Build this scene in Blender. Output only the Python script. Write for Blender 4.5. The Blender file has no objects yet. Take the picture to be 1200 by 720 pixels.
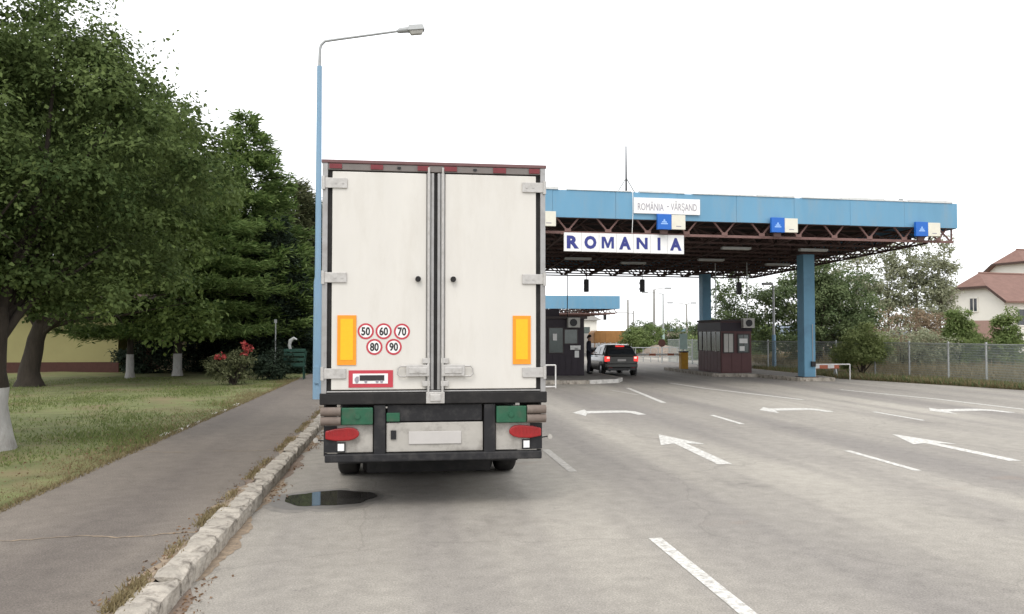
import bpy, bmesh, math, random
import numpy as np
from mathutils import Vector, Matrix

random.seed(7)
RNG = np.random.default_rng(7)
R = math.radians
SC = bpy.context.scene
COL = SC.collection

# ------------------------------------------------------------------ camera
cam_d = bpy.data.cameras.new('camera')
cam_d.lens = 28.8
cam_d.sensor_width = 36.0
cam_d.clip_end = 3000
cam = bpy.data.objects.new('camera', cam_d)
COL.objects.link(cam)
cam.location = (0, 0, 2.0)
cam.rotation_euler = (R(90 + 1.85), 0, R(-7.71))
SC.camera = cam

# ------------------------------------------------------------------ sky and sun
SUN_EL, SUN_AZ = 52.0, 205.0        # azimuth from +Y, clockwise: behind the camera, a little left
world = bpy.data.worlds.new('World')
SC.world = world
world.use_nodes = True
wn = world.node_tree
wn.nodes.clear()
w_out = wn.nodes.new('ShaderNodeOutputWorld')
w_bg = wn.nodes.new('ShaderNodeBackground')
w_sky = wn.nodes.new('ShaderNodeTexSky')
w_sky.sky_type = 'NISHITA'
w_sky.sun_disc = False
w_sky.sun_elevation = R(SUN_EL)
w_sky.sun_rotation = R(SUN_AZ)
w_sky.dust_density = 4.0
w_mix = wn.nodes.new('ShaderNodeMix')
w_mix.data_type = 'RGBA'
w_mix.inputs['Factor'].default_value = 0.93
w_mix.inputs[7].default_value = (9.7, 9.8, 10.0, 1)     # even white cloud deck
wn.links.new(w_sky.outputs[0], w_mix.inputs[6])
wn.links.new(w_mix.outputs[2], w_bg.inputs[0])
w_bg.inputs[1].default_value = 0.1
wn.links.new(w_bg.outputs[0], w_out.inputs[0])

sun_d = bpy.data.lights.new('sun', 'SUN')
sun_d.energy = 0.7
sun_d.angle = R(25)
sun_d.color = (1.0, 0.95, 0.88)
sun = bpy.data.objects.new('sun', sun_d)
COL.objects.link(sun)
sun.rotation_euler = (R(90 - SUN_EL), 0, R(180 - SUN_AZ) + 0)
sun.location = (0, 0, 60)

vs = SC.view_settings
vs.view_transform = 'Standard'
vs.look = 'None'
vs.exposure = 0.85
vs.gamma = 1.0
vs.use_curve_mapping = False
SC.render.engine = 'CYCLES'
SC.cycles.max_bounces = 8
SC.cycles.transparent_max_bounces = 16

# ------------------------------------------------------------------ materials
MATS = {}

def mat(name, col, rough=0.7, metal=0.0, var=0.12, scale=6.0, bump=0.0, bscale=None, spec=0.35, dirt=None, dirt_amt=0.0,
        dirt_scale=2.0, stretch=(1, 1, 1), emit=None, coat=0.0):
    """Principled material: base colour with two octaves of noise variation, optional dirt blotches and fine bump."""
    if name in MATS:
        return MATS[name]
    m = bpy.data.materials.new(name)
    m.use_nodes = True
    nt = m.node_tree
    N, L = nt.nodes, nt.links
    b = N['Principled BSDF']
    tc = N.new('ShaderNodeTexCoord')
    mp = N.new('ShaderNodeMapping')
    mp.inputs['Scale'].default_value = stretch
    L.new(tc.outputs['Object'], mp.inputs[0])
    n1 = N.new('ShaderNodeTexNoise')
    n1.inputs['Scale'].default_value = scale
    n1.inputs['Detail'].default_value = 6
    n1.inputs['Roughness'].default_value = 0.62
    L.new(mp.outputs[0], n1.inputs['Vector'])
    hsv = N.new('ShaderNodeHueSaturation')
    hsv.inputs['Color'].default_value = (*col, 1)
    mr = N.new('ShaderNodeMapRange')
    mr.inputs[1].default_value = 0.25
    mr.inputs[2].default_value = 0.75
    mr.inputs[3].default_value = 1 - var
    mr.inputs[4].default_value = 1 + var
    L.new(n1.outputs[0], mr.inputs[0])
    L.new(mr.outputs[0], hsv.inputs['Value'])
    last = hsv.outputs[0]
    if dirt is not None:
        n2 = N.new('ShaderNodeTexNoise')
        n2.inputs['Scale'].default_value = dirt_scale
        n2.inputs['Detail'].default_value = 8
        n2.inputs['Roughness'].default_value = 0.7
        L.new(mp.outputs[0], n2.inputs['Vector'])
        cr = N.new('ShaderNodeMapRange')
        cr.inputs[1].default_value = 0.48
        cr.inputs[2].default_value = 0.72
        cr.inputs[3].default_value = 0
        cr.inputs[4].default_value = dirt_amt
        L.new(n2.outputs[0], cr.inputs[0])
        mx = N.new('ShaderNodeMix')
        mx.data_type = 'RGBA'
        L.new(cr.outputs[0], mx.inputs['Factor'])
        L.new(last, mx.inputs[6])
        mx.inputs[7].default_value = (*dirt, 1)
        last = mx.outputs[2]
    L.new(last, b.inputs['Base Color'])
    b.inputs['Roughness'].default_value = rough
    b.inputs['Metallic'].default_value = metal
    b.inputs['Specular IOR Level'].default_value = spec
    if coat:
        b.inputs['Coat Weight'].default_value = coat
    if emit:
        b.inputs['Emission Color'].default_value = (*emit[0], 1)
        b.inputs['Emission Strength'].default_value = emit[1]
    if bump:
        n3 = N.new('ShaderNodeTexNoise')
        n3.inputs['Scale'].default_value = bscale or scale * 8
        n3.inputs['Detail'].default_value = 4
        L.new(mp.outputs[0], n3.inputs['Vector'])
        bp = N.new('ShaderNodeBump')
        bp.inputs['Strength'].default_value = bump
        bp.inputs['Distance'].default_value = 0.02
        L.new(n3.outputs[0], bp.inputs['Height'])
        L.new(bp.outputs[0], b.inputs['Normal'])
    MATS[name] = m
    return m


def leaf_mat(name, c1, c2, trans=0.3, rough=0.55):
    """Leaf material: colour runs from c1 to c2 by the leaf's own random 'tint' attribute; part of the light passes through."""
    m = bpy.data.materials.new(name)
    m.use_nodes = True
    nt = m.node_tree
    N, L = nt.nodes, nt.links
    b = N['Principled BSDF']
    out = N['Material Output']
    at = N.new('ShaderNodeAttribute')
    at.attribute_name = 'tint'
    mx = N.new('ShaderNodeMix')
    mx.data_type = 'RGBA'
    mx.inputs[6].default_value = (*c1, 1)
    mx.inputs[7].default_value = (*c2, 1)
    L.new(at.outputs['Fac'], mx.inputs['Factor'])
    L.new(mx.outputs[2], b.inputs['Base Color'])
    b.inputs['Roughness'].default_value = 0.7
    b.inputs['Specular IOR Level'].default_value = 0.12
    tr = N.new('ShaderNodeBsdfTranslucent')
    L.new(mx.outputs[2], tr.inputs[0])
    ms = N.new('ShaderNodeMixShader')
    ms.inputs[0].default_value = trans
    L.new(b.outputs[0], ms.inputs[1])
    L.new(tr.outputs[0], ms.inputs[2])
    L.new(ms.outputs[0], out.inputs[0])
    MATS[name] = m
    return m


def nodes_of(m):
    nt = m.node_tree
    return nt.nodes, nt.links, nt.nodes['Principled BSDF']


def road_material(name, c0, c1, cb, cs, cr_, ccol, vor=0.23, grain=0.36):
    m = bpy.data.materials.new(name)
    m.use_nodes = True
    N, L, b = nodes_of(m)
    tc = N.new('ShaderNodeTexCoord')

    def noise(scale, stretch=(1, 1, 1), det=6, rough=0.6, off=(0, 0, 0)):
        mp = N.new('ShaderNodeMapping')
        mp.inputs['Scale'].default_value = stretch
        mp.inputs['Location'].default_value = off
        L.new(tc.outputs['Object'], mp.inputs[0])
        n = N.new('ShaderNodeTexNoise')
        n.inputs['Scale'].default_value = scale
        n.inputs['Detail'].default_value = det
        n.inputs['Roughness'].default_value = rough
        L.new(mp.outputs[0], n.inputs['Vector'])
        return n.outputs[0]

    def rng(v, a, bb, c, d):
        r = N.new('ShaderNodeMapRange')
        for i, x in enumerate((a, bb, c, d)):
            r.inputs[i + 1].default_value = x
        L.new(v, r.inputs[0])
        return r.outputs[0]

    def mixc(f, a, bcol):
        x = N.new('ShaderNodeMix')
        x.data_type = 'RGBA'
        L.new(f, x.inputs['Factor'])
        if isinstance(a, tuple):
            x.inputs[6].default_value = (*a, 1)
        else:
            L.new(a, x.inputs[6])
        x.inputs[7].default_value = (*bcol, 1)
        return x.outputs[2]
    big = noise(0.16, (1, 0.45, 1), 4, 0.55)
    c = mixc(rng(big, 0.35, 0.68, 0, 1), c0, c1)
    bands = noise(1.1, (0.55, 0.03, 1), 3, 0.5, (3, 0, 0))          # paver passes and tyre tracks along the lanes
    c = mixc(rng(bands, 0.44, 0.62, 0, 0.85), c, cb)
    stain = noise(0.6, (1, 0.8, 1), 8, 0.7, (11, 4, 0))
    c = mixc(rng(stain, 0.58, 0.72, 0, 0.5), c, cs)
    spots = noise(2.6, (1, 1, 1), 5, 0.6, (31, 9, 0))
    c = mixc(rng(spots, 0.66, 0.73, 0, 0.5), c, cs)
    mott = noise(5.0, (1, 1, 1), 6, 0.7, (1, 2, 0))
    mh = N.new('ShaderNodeHueSaturation')
    L.new(c, mh.inputs['Color'])
    L.new(rng(mott, 0.3, 0.7, 0.86, 1.14), mh.inputs['Value'])
    c = mh.outputs[0]
    rust = noise(0.42, (1, 1.7, 1), 6, 0.65, (5, 27, 0))
    c = mixc(rng(rust, 0.63, 0.74, 0, 0.4), c, cr_)
    fine = noise(55, (1, 1, 1), 4, 0.7)
    grit = noise(70, (1, 1, 1), 4, 0.85)
    c1_ = N.new('ShaderNodeHueSaturation')
    L.new(c, c1_.inputs['Color'])
    L.new(rng(grit, 0.3, 0.7, 1 - grain, 1 + grain), c1_.inputs['Value'])
    c2 = N.new('ShaderNodeHueSaturation')
    L.new(c1_.outputs[0], c2.inputs['Color'])
    L.new(rng(fine, 0.25, 0.75, 0.74, 1.26), c2.inputs['Value'])
    # cracks
    vo = N.new('ShaderNodeTexVoronoi')
    vo.feature = 'DISTANCE_TO_EDGE'
    vo.inputs['Scale'].default_value = vor
    wob = N.new('ShaderNodeTexNoise')
    wob.inputs['Scale'].default_value = 1.3
    wob.inputs['Detail'].default_value = 5
    L.new(tc.outputs['Object'], wob.inputs['Vector'])
    vm = N.new('ShaderNodeMix')
    vm.data_type = 'VECTOR'
    vm.inputs['Factor'].default_value = 0.06
    L.new(tc.outputs['Object'], vm.inputs[4])
    vs2 = N.new('ShaderNodeVectorMath')
    vs2.operation = 'SCALE'
    vs2.inputs['Scale'].default_value = 9
    L.new(wob.outputs[1], vs2.inputs[0])
    L.new(vs2.outputs[0], vm.inputs[5])
    L.new(vm.outputs[1], vo.inputs['Vector'])
    crack = rng(vo.outputs[0], 0.0, 0.004, 0.32, 0.0)
    fin = mixc(crack, c2.outputs[0], ccol)
    L.new(fin, b.inputs['Base Color'])
    L.new(rng(big, 0.3, 0.7, 0.82, 0.92), b.inputs['Roughness'])
    b.inputs['Specular IOR Level'].default_value = 0.25
    bp = N.new('ShaderNodeBump')
    bp.inputs['Strength'].default_value = 0.35
    bp.inputs['Distance'].default_value = 0.006
    L.new(fine, bp.inputs['Height'])
    L.new(bp.outputs[0], b.inputs['Normal'])
    return m


def paint_material(name, col, under, wear=0.5):
    """Road paint, rubbed through to the asphalt in patches."""
    m = bpy.data.materials.new(name)
    m.use_nodes = True
    N, L, b = nodes_of(m)
    tc = N.new('ShaderNodeTexCoord')
    n = N.new('ShaderNodeTexNoise')
    n.inputs['Scale'].default_value = 14
    n.inputs['Detail'].default_value = 8
    n.inputs['Roughness'].default_value = 0.75
    L.new(tc.outputs['Object'], n.inputs['Vector'])
    r = N.new('ShaderNodeMapRange')
    r.inputs[1].default_value = 0.62 - wear * 0.25
    r.inputs[2].default_value = 0.74 - wear * 0.15
    L.new(n.outputs[0], r.inputs[0])
    x = N.new('ShaderNodeMix')
    x.data_type = 'RGBA'
    x.inputs[6].default_value = (*col, 1)
    x.inputs[7].default_value = (*under, 1)
    L.new(r.outputs[0], x.inputs['Factor'])
    L.new(x.outputs[2], b.inputs['Base Color'])
    b.inputs['Roughness'].default_value = 0.8
    return m


def mesh_fence_material():
    """Welded wire too fine to see singly: wires cover part of the panel, the rest is open."""
    m = bpy.data.materials.new('wire_mesh')
    m.use_nodes = True
    N, L, b = nodes_of(m)
    out = N['Material Output']
    tc = N.new('ShaderNodeTexCoord')
    sp = N.new('ShaderNodeSeparateXYZ')
    L.new(tc.outputs['UV'], sp.inputs[0])

    def line(sock, period, width):
        md = N.new('ShaderNodeMath')
        md.operation = 'PINGPONG'
        L.new(sock, md.inputs[0])
        md.inputs[1].default_value = period / 2
        lt = N.new('ShaderNodeMath')
        lt.operation = 'LESS_THAN'
        L.new(md.outputs[0], lt.inputs[0])
        lt.inputs[1].default_value = width / 2
        return lt.outputs[0]
    a = line(sp.outputs[0], 0.05, 0.019)
    c = line(sp.outputs[1], 0.10, 0.016)
    mx = N.new('ShaderNodeMath')
    mx.operation = 'MAXIMUM'
    L.new(a, mx.inputs[0])
    L.new(c, mx.inputs[1])
    tr = N.new('ShaderNodeBsdfTransparent')
    ms = N.new('ShaderNodeMixShader')
    L.new(mx.outputs[0], ms.inputs[0])
    L.new(tr.outputs[0], ms.inputs[1])
    L.new(b.outputs[0], ms.inputs[2])
    L.new(ms.outputs[0], out.inputs[0])
    b.inputs['Base Color'].default_value = (0.27, 0.305, 0.29, 1)
    b.inputs['Roughness'].default_value = 0.6
    return m


M_ROAD = road_material('worn_asphalt', (0.250, 0.231, 0.204), (0.380, 0.354, 0.308), (0.205, 0.189, 0.174), (0.140, 0.128, 0.118), (0.25, 0.18, 0.135), (0.14, 0.128, 0.115))
M_PATH = road_material('path_asphalt', (0.142, 0.122, 0.104), (0.215, 0.188, 0.160), (0.132, 0.114, 0.100), (0.085, 0.074, 0.066), (0.19, 0.145, 0.105), (0.07, 0.06, 0.05), 0.55, 0.5)
MATS['path_asphalt'] = M_PATH
M_PAINT = paint_material('road_paint_fresh', (0.66, 0.65, 0.61), (0.33, 0.31, 0.28), 0.8)
M_PAINT_OLD = paint_material('road_paint_worn', (0.50, 0.48, 0.44), (0.29, 0.27, 0.24), 1.0)
M_MESH = mesh_fence_material()
mat('kerb_stone', (0.38, 0.345, 0.295), 0.92, var=0.35, scale=5, bump=1.0, bscale=26, dirt=(0.075, 0.062, 0.05), dirt_amt=1.0, dirt_scale=6.5)
mat('kerb_white', (0.66, 0.64, 0.60), 0.9, var=0.15, scale=6, bump=0.5, dirt=(0.22, 0.2, 0.17), dirt_amt=0.7, dirt_scale=5)
mat('kerb_joint', (0.13, 0.115, 0.095), 0.95, var=0.3, scale=9)
mat('island_concrete', (0.21, 0.195, 0.175), 0.92, var=0.18, scale=2.0, bump=0.4, dirt=(0.12, 0.11, 0.095), dirt_amt=0.6)
mat('lawn_soil', (0.150, 0.165, 0.065), 0.97, var=0.35, scale=1.6, bump=0.6, bscale=22, dirt=(0.20, 0.145, 0.085), dirt_amt=1.0, dirt_scale=0.55)
mat('far_ground', (0.15, 0.145, 0.085), 0.97, var=0.25, scale=0.2, dirt=(0.19, 0.17, 0.13), dirt_amt=0.7, dirt_scale=0.08)
mat('dry_earth', (0.20, 0.155, 0.105), 0.97, var=0.3, scale=2.5, bump=0.6, bscale=18)
mat('steel_blue', (0.140, 0.315, 0.465), 0.55, var=0.09, scale=1.2, dirt=(0.20, 0.30, 0.375), dirt_amt=0.75, dirt_scale=2.4, stretch=(1, 1, 0.22))
mat('column_blue', (0.125, 0.27, 0.385), 0.6, var=0.07, scale=2, dirt=(0.09, 0.17, 0.25), dirt_amt=0.55, dirt_scale=1.3)
mat('lamp_blue', (0.20, 0.33, 0.455), 0.55, var=0.08, scale=4, dirt=(0.25, 0.33, 0.40), dirt_amt=0.6, dirt_scale=3, stretch=(1, 1, 0.3))
mat('lamp_grey', (0.33, 0.34, 0.34), 0.5, metal=0.3, var=0.1)
mat('red_oxide', (0.19, 0.112, 0.100), 0.8, var=0.18, scale=3, dirt=(0.10, 0.05, 0.045), dirt_amt=0.6)
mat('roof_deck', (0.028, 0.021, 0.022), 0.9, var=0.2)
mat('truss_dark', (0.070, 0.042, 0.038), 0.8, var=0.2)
mat('flashing', (0.62, 0.63, 0.62), 0.7, var=0.15)
mat('sign_white', (0.80, 0.80, 0.79), 0.5, var=0.04, scale=3)
mat('letter_navy', (0.035, 0.045, 0.22), 0.5, var=0.1)
mat('letter_grey', (0.30, 0.28, 0.32), 0.6, var=0.1)
mat('sign_blue', (0.018, 0.13, 0.50), 0.4, var=0.06)
mat('pale_blue', (0.30, 0.50, 0.85), 0.5, var=0.05)
mat('cream_panel', (0.70, 0.68, 0.58), 0.5, var=0.05)
mat('black_plastic', (0.016, 0.016, 0.018), 0.45, var=0.2)
mat('black_rubber', (0.015, 0.014, 0.014), 0.75, var=0.25, dirt=(0.045, 0.042, 0.038), dirt_amt=0.6, dirt_scale=5)
mat('chassis_dark', (0.015, 0.015, 0.017), 0.6, var=0.25, dirt=(0.08, 0.075, 0.07), dirt_amt=0.55, dirt_scale=6)
mat('truck_white', (0.645, 0.622, 0.578), 0.42, var=0.045, scale=1.4, dirt=(0.50, 0.465, 0.41), dirt_amt=0.40, dirt_scale=1.7, stretch=(1.5, 1, 0.4), spec=0.4)
mat('aluminium', (0.36, 0.355, 0.35), 0.42, metal=0.55, var=0.12, scale=5, dirt=(0.24, 0.22, 0.20), dirt_amt=0.6, dirt_scale=6)
mat('hinge_steel', (0.50, 0.485, 0.465), 0.5, metal=0.35, var=0.12, scale=12, dirt=(0.30, 0.28, 0.25), dirt_amt=0.55, dirt_scale=14)
mat('header_grey', (0.19, 0.17, 0.16), 0.55, metal=0.3, var=0.2, scale=6, dirt=(0.13, 0.10, 0.09), dirt_amt=0.7, dirt_scale=6)
mat('header_brown', (0.16, 0.085, 0.085), 0.6, var=0.15)
mat('reflector_orange', (0.85, 0.30, 0.02), 0.4, var=0.06, scale=20)
mat('reflector_yellow', (0.90, 0.47, 0.015), 0.35, var=0.05, scale=30)
mat('sticker_red', (0.48, 0.05, 0.07), 0.45, var=0.08)
mat('tape_red', (0.17, 0.028, 0.034), 0.4, var=0.15, scale=14)
mat('sticker_black', (0.03, 0.028, 0.03), 0.5)
mat('bracket_green', (0.018, 0.095, 0.05), 0.55, var=0.2, scale=8, dirt=(0.09, 0.10, 0.07), dirt_amt=0.5, dirt_scale=7)
mat('buffer_rubber', (0.17, 0.135, 0.115), 0.85, var=0.18, scale=9, dirt=(0.25, 0.22, 0.19), dirt_amt=0.5)
mat('panel_dirty_white', (0.42, 0.40, 0.365), 0.6, var=0.08, dirt=(0.19, 0.175, 0.155), dirt_amt=0.9, dirt_scale=4)
mat('plate_white', (0.50, 0.48, 0.46), 0.5, var=0.05)
mat('lamp_red', (0.30, 0.012, 0.014), 0.3, var=0.12, scale=30, spec=0.5)
mat('lamp_red_lit', (0.6, 0.02, 0.02), 0.2, emit=((1.0, 0.05, 0.04), 0.55))
mat('lamp_white_lit', (0.8, 0.8, 0.75), 0.2, emit=((1.0, 0.55, 0.45), 0.5))
mat('water', (0.045, 0.042, 0.038), 0.03, var=0.1, spec=0.6)
mat('damp_asphalt', (0.205, 0.190, 0.170), 0.75, var=0.22, scale=9)
mat('wet_asphalt', (0.150, 0.140, 0.127), 0.6, var=0.2, scale=7)
mat('bark', (0.040, 0.032, 0.025), 0.95, var=0.35, scale=7, bump=1.0, bscale=18, stretch=(1, 1, 0.25))
mat('bark_grey', (0.13, 0.115, 0.10), 0.95, var=0.3, scale=7, bump=0.8, bscale=18, stretch=(1, 1, 0.3))
mat('whitewash', (0.42, 0.41, 0.395), 0.95, var=0.18, scale=6, bump=0.9, bscale=20, stretch=(1, 1, 0.4), dirt=(0.22, 0.2, 0.18), dirt_amt=0.75, dirt_scale=5)
mat('wall_yellow', (0.30, 0.275, 0.13), 0.9, var=0.07, scale=1.2)
mat('wall_beige', (0.34, 0.28, 0.20), 0.9, var=0.1)
mat('plinth_red', (0.075, 0.034, 0.028), 0.9, var=0.15)
mat('door_brown', (0.09, 0.045, 0.03), 0.6, var=0.15)
mat('roof_tile_dark', (0.075, 0.048, 0.040), 0.85, var=0.2)
mat('wall_cream', (0.76, 0.74, 0.67), 0.9, var=0.05, scale=0.8)
mat('wall_pink', (0.36, 0.24, 0.20), 0.9, var=0.1)
mat('roof_tile', (0.205, 0.120, 0.098), 0.85, var=0.16, scale=1.5, bump=0.8, bscale=5, stretch=(1, 1, 3))
mat('glass_dark', (0.03, 0.035, 0.04), 0.08, var=0.1, spec=0.6)
mat('glass_grey', (0.10, 0.12, 0.115), 0.15, var=0.3, scale=1.5, spec=0.6)
mat('glass_green', (0.040, 0.060, 0.055), 0.15, var=0.35, scale=2.5, spec=0.6)
mat('paper', (0.68, 0.68, 0.66), 0.8, var=0.05)
mat('booth_brown', (0.098, 0.046, 0.046), 0.6, var=0.12, scale=4)
mat('booth_dark', (0.026, 0.019, 0.026), 0.6, var=0.15, scale=4)
mat('booth_roof', (0.06, 0.05, 0.05), 0.8, var=0.15)
mat('metal_pale', (0.42, 0.41, 0.38), 0.6, var=0.08)
mat('paint_white', (0.72, 0.71, 0.69), 0.6, var=0.07, dirt=(0.45, 0.40, 0.35), dirt_amt=0.4)
mat('galvanised', (0.42, 0.435, 0.43), 0.6, metal=0.2, var=0.12)
mat('concrete_pole', (0.34, 0.33, 0.31), 0.9, var=0.12)
mat('pole_mint', (0.42, 0.56, 0.52), 0.6, var=0.1)
mat('car_grey', (0.062, 0.063, 0.060), 0.28, metal=0.35, var=0.04, coat=0.5)
mat('car_black', (0.018, 0.018, 0.02), 0.3, var=0.1, coat=0.6)
mat('rim', (0.35, 0.35, 0.36), 0.35, metal=0.7)
mat('skin', (0.42, 0.25, 0.18), 0.6, var=0.06)
mat('uniform_navy', (0.020, 0.020, 0.032), 0.9, var=0.2, scale=20)
mat('trousers_dark', (0.016, 0.015, 0.022), 0.9, var=0.2, scale=20)
mat('shoe_black', (0.012, 0.012, 0.012), 0.5)
mat('hair_dark', (0.02, 0.015, 0.012), 0.8, var=0.2)
mat('barrier_yellow', (0.50, 0.27, 0.035), 0.6, var=0.15)
mat('tarp_orange', (0.44, 0.22, 0.075), 0.65, var=0.15, scale=1.5, dirt=(0.36, 0.2, 0.08), dirt_amt=0.5)
mat('plastic_orange', (0.45, 0.14, 0.08), 0.6, var=0.15)
mat('gravel_pink', (0.25, 0.205, 0.17), 0.95, var=0.3, scale=6, bump=1.0, bscale=20)
mat('wall_tan', (0.33, 0.27, 0.22), 0.9, var=0.12)
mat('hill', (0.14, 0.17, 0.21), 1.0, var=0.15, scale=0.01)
mat('green_metal', (0.016, 0.060, 0.042), 0.55, var=0.2)
mat('pale_enamel', (0.45, 0.46, 0.45), 0.4)
mat('wire', (0.03, 0.03, 0.03), 0.6)
mat('sand', (0.27, 0.21, 0.15), 0.97, var=0.35, scale=14, bump=0.6, bscale=60, dirt=(0.14, 0.115, 0.095), dirt_amt=0.9, dirt_scale=11)
mat('grit', (0.20, 0.15, 0.115), 0.97, var=0.35, scale=14, bump=0.6, bscale=60, dirt=(0.15, 0.13, 0.115), dirt_amt=0.95, dirt_scale=9)
mat('leaf_litter', (0.16, 0.085, 0.045), 0.95, var=0.4, scale=30)
leaf_mat('leaf_broad', (0.014, 0.036, 0.009), (0.185, 0.240, 0.082), 0.36, 0.45)
leaf_mat('leaf_broad_back', (0.024, 0.054, 0.012), (0.185, 0.235, 0.072), 0.36)
leaf_mat('leaf_pine', (0.045, 0.095, 0.024), (0.230, 0.300, 0.100), 0.35)
leaf_mat('leaf_spruce', (0.045, 0.062, 0.028), (0.190, 0.195, 0.100), 0.25)
leaf_mat('leaf_cedar', (0.014, 0.026, 0.018), (0.050, 0.070, 0.042), 0.15)
leaf_mat('leaf_poplar', (0.230, 0.255, 0.155), (0.440, 0.450, 0.315), 0.45)
leaf_mat('leaf_dark', (0.050, 0.092, 0.036), (0.225, 0.270, 0.130), 0.38)
leaf_mat('leaf_light', (0.140, 0.190, 0.060), (0.330, 0.370, 0.160), 0.4)
leaf_mat('leaf_dry', (0.220, 0.160, 0.105), (0.400, 0.315, 0.220), 0.35)
leaf_mat('leaf_cone', (0.100, 0.165, 0.046), (0.290, 0.345, 0.140), 0.4)
leaf_mat('grass_blade', (0.080, 0.125, 0.035), (0.255, 0.285, 0.110), 0.35)
leaf_mat('grass_dry', (0.160, 0.125, 0.060), (0.330, 0.275, 0.160), 0.35)
leaf_mat('fallen_leaf', (0.110, 0.060, 0.035), (0.290, 0.190, 0.115), 0.15)
leaf_mat('petal', (0.30, 0.02, 0.03), (0.55, 0.14, 0.12), 0.3)


# ------------------------------------------------------------------ mesh builder
class MB:
    """Collects shapes with material slots; build() links them as one mesh object."""

    def __init__(self):
        self.v, self.f, self.m, self.s = [], [], [], []

    def add(self, verts, faces, mi=0, smooth=False):
        o = len(self.v)
        self.v += [tuple(p) for p in verts]
        self.f += [tuple(i + o for i in f) for f in faces]
        self.m += [mi] * len(faces)
        self.s += [smooth] * len(faces)
        return self

    def box(self, x0, y0, z0, x1, y1, z1, mi=0):
        x0, x1 = sorted((x0, x1)); y0, y1 = sorted((y0, y1)); z0, z1 = sorted((z0, z1))
        vs_ = [(x, y, z) for z in (z0, z1) for y in (y0, y1) for x in (x0, x1)]
        fs = [(0, 2, 3, 1), (4, 5, 7, 6), (0, 1, 5, 4), (2, 6, 7, 3), (0, 4, 6, 2), (1, 3, 7, 5)]
        return self.add(vs_, fs, mi)

    def frame(self, p, q):
        d = (Vector(q) - Vector(p))
        d.normalize()
        u = d.cross(Vector((0, 0, 1)))
        if u.length < 1e-4:
            u = Vector((1, 0, 0))
        u.normalize()
        w = u.cross(d)
        return d, u, w

    def bar(self, p, q, w, h, mi=0):
        d, u, t = self.frame(p, q)
        vs_ = []
        for c in (Vector(p), Vector(q)):
            for a, b in ((-1, -1), (1, -1), (1, 1), (-1, 1)):
                vs_.append(c + u * a * w / 2 + t * b * h / 2)
        fs = [(3, 2, 1, 0), (4, 5, 6, 7)] + [(i, (i + 1) % 4, (i + 1) % 4 + 4, i + 4) for i in range(4)]
        return self.add(vs_, fs, mi)

    def tube(self, pts, rad, n=8, mi=0, caps=True):
        """Tube along a path; rad is one radius or one for each point."""
        pts = [Vector(p) for p in pts]
        if not hasattr(rad, '__len__'):
            rad = [rad] * len(pts)
        vs_, prev = [], None
        for i, p in enumerate(pts):
            d = pts[min(i + 1, len(pts) - 1)] - pts[max(i - 1, 0)]
            d.normalize()
            if prev is None:
                u = d.cross(Vector((0, 0, 1)))
                if u.length < 1e-3:
                    u = d.cross(Vector((1, 0, 0)))
            else:
                u = prev - d * prev.dot(d)
            u.normalize()
            prev = u
            w = d.cross(u)
            for k in range(n):
                a = 2 * math.pi * k / n
                vs_.append(p + (u * math.cos(a) + w * math.sin(a)) * rad[i])
        fs = []
        for i in range(len(pts) - 1):
            for k in range(n):
                a, b = i * n + k, i * n + (k + 1) % n
                fs.append((a, b, b + n, a + n))
        self.add(vs_, fs, mi, True)
        if caps:
            self.add(vs_[:n], [tuple(range(n))[::-1]], mi)
            self.add(vs_[-n:], [tuple(range(n))], mi)
        return self

    def cyl(self, p, q, r, n=12, mi=0, r2=None):
        return self.tube([p, q], [r, r if r2 is None else r2], n, mi)

    def prism(self, poly, axis, a, b, mi=0):
        """Polygon of 2D points extruded along an axis ('x','y','z') from a to b."""
        def P(u, v, w):
            return {'z': (u, v, w), 'y': (u, w, v), 'x': (w, u, v)}[axis]
        n = len(poly)
        vs_ = [P(*p, a) for p in poly] + [P(*p, b) for p in poly]
        fs = [tuple(range(n))[::-1], tuple(range(n, 2 * n))]
        fs += [(i, (i + 1) % n, (i + 1) % n + n, i + n) for i in range(n)]
        return self.add(vs_, fs, mi)

    def ring_wheel(self, c, profile, n=24, mi=0):
        """Lathe about an axis along X through c; profile is (x, r) pairs."""
        vs_, fs = [], []
        for x, r in profile:
            for k in range(n):
                a = 2 * math.pi * k / n
                vs_.append((c[0] + x, c[1] + r * math.cos(a), c[2] + r * math.sin(a)))
        for i in range(len(profile) - 1):
            for k in range(n):
                a, b = i * n + k, i * n + (k + 1) % n
                fs.append((a, b, b + n, a + n))
        return self.add(vs_, fs, mi, True)

    def build(self, name, mats, parent=None, bevel=0.0, loc=None, fixn=True):
        me = bpy.data.meshes.new(name)
        me.from_pydata(self.v, [], self.f)
        mats = mats if isinstance(mats, (list, tuple)) else [mats]
        for x in mats:
            me.materials.append(MATS[x] if isinstance(x, str) else x)
        if len(mats) > 1:
            me.polygons.foreach_set('material_index', self.m)
        me.polygons.foreach_set('use_smooth', self.s)
        if fixn:
            bm = bmesh.new()
            bm.from_mesh(me)
            bmesh.ops.recalc_face_normals(bm, faces=bm.faces)
            bm.to_mesh(me)
            bm.free()
        me.update()
        o = bpy.data.objects.new(name, me)
        COL.objects.link(o)
        if parent is not None:
            o.parent = parent
        if loc is not None:
            o.location = loc
        if bevel:
            md = o.modifiers.new('bevel', 'BEVEL')
            md.width = bevel
            md.segments = 2
            md.limit_method = 'ANGLE'
            md.angle_limit = R(40)
        return o


def tag(o, label=None, cat=None, group=None, kind=None):
    for k, v in (('label', label), ('category', cat), ('group', group), ('kind', kind)):
        if v:
            o[k] = v
    return o


def empty(name, loc=(0, 0, 0), rz=0.0):
    o = bpy.data.objects.new(name, None)
    o.empty_display_size = 0.2
    COL.objects.link(o)
    o.location = loc
    o.rotation_euler = (0, 0, rz)
    return o


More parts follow.
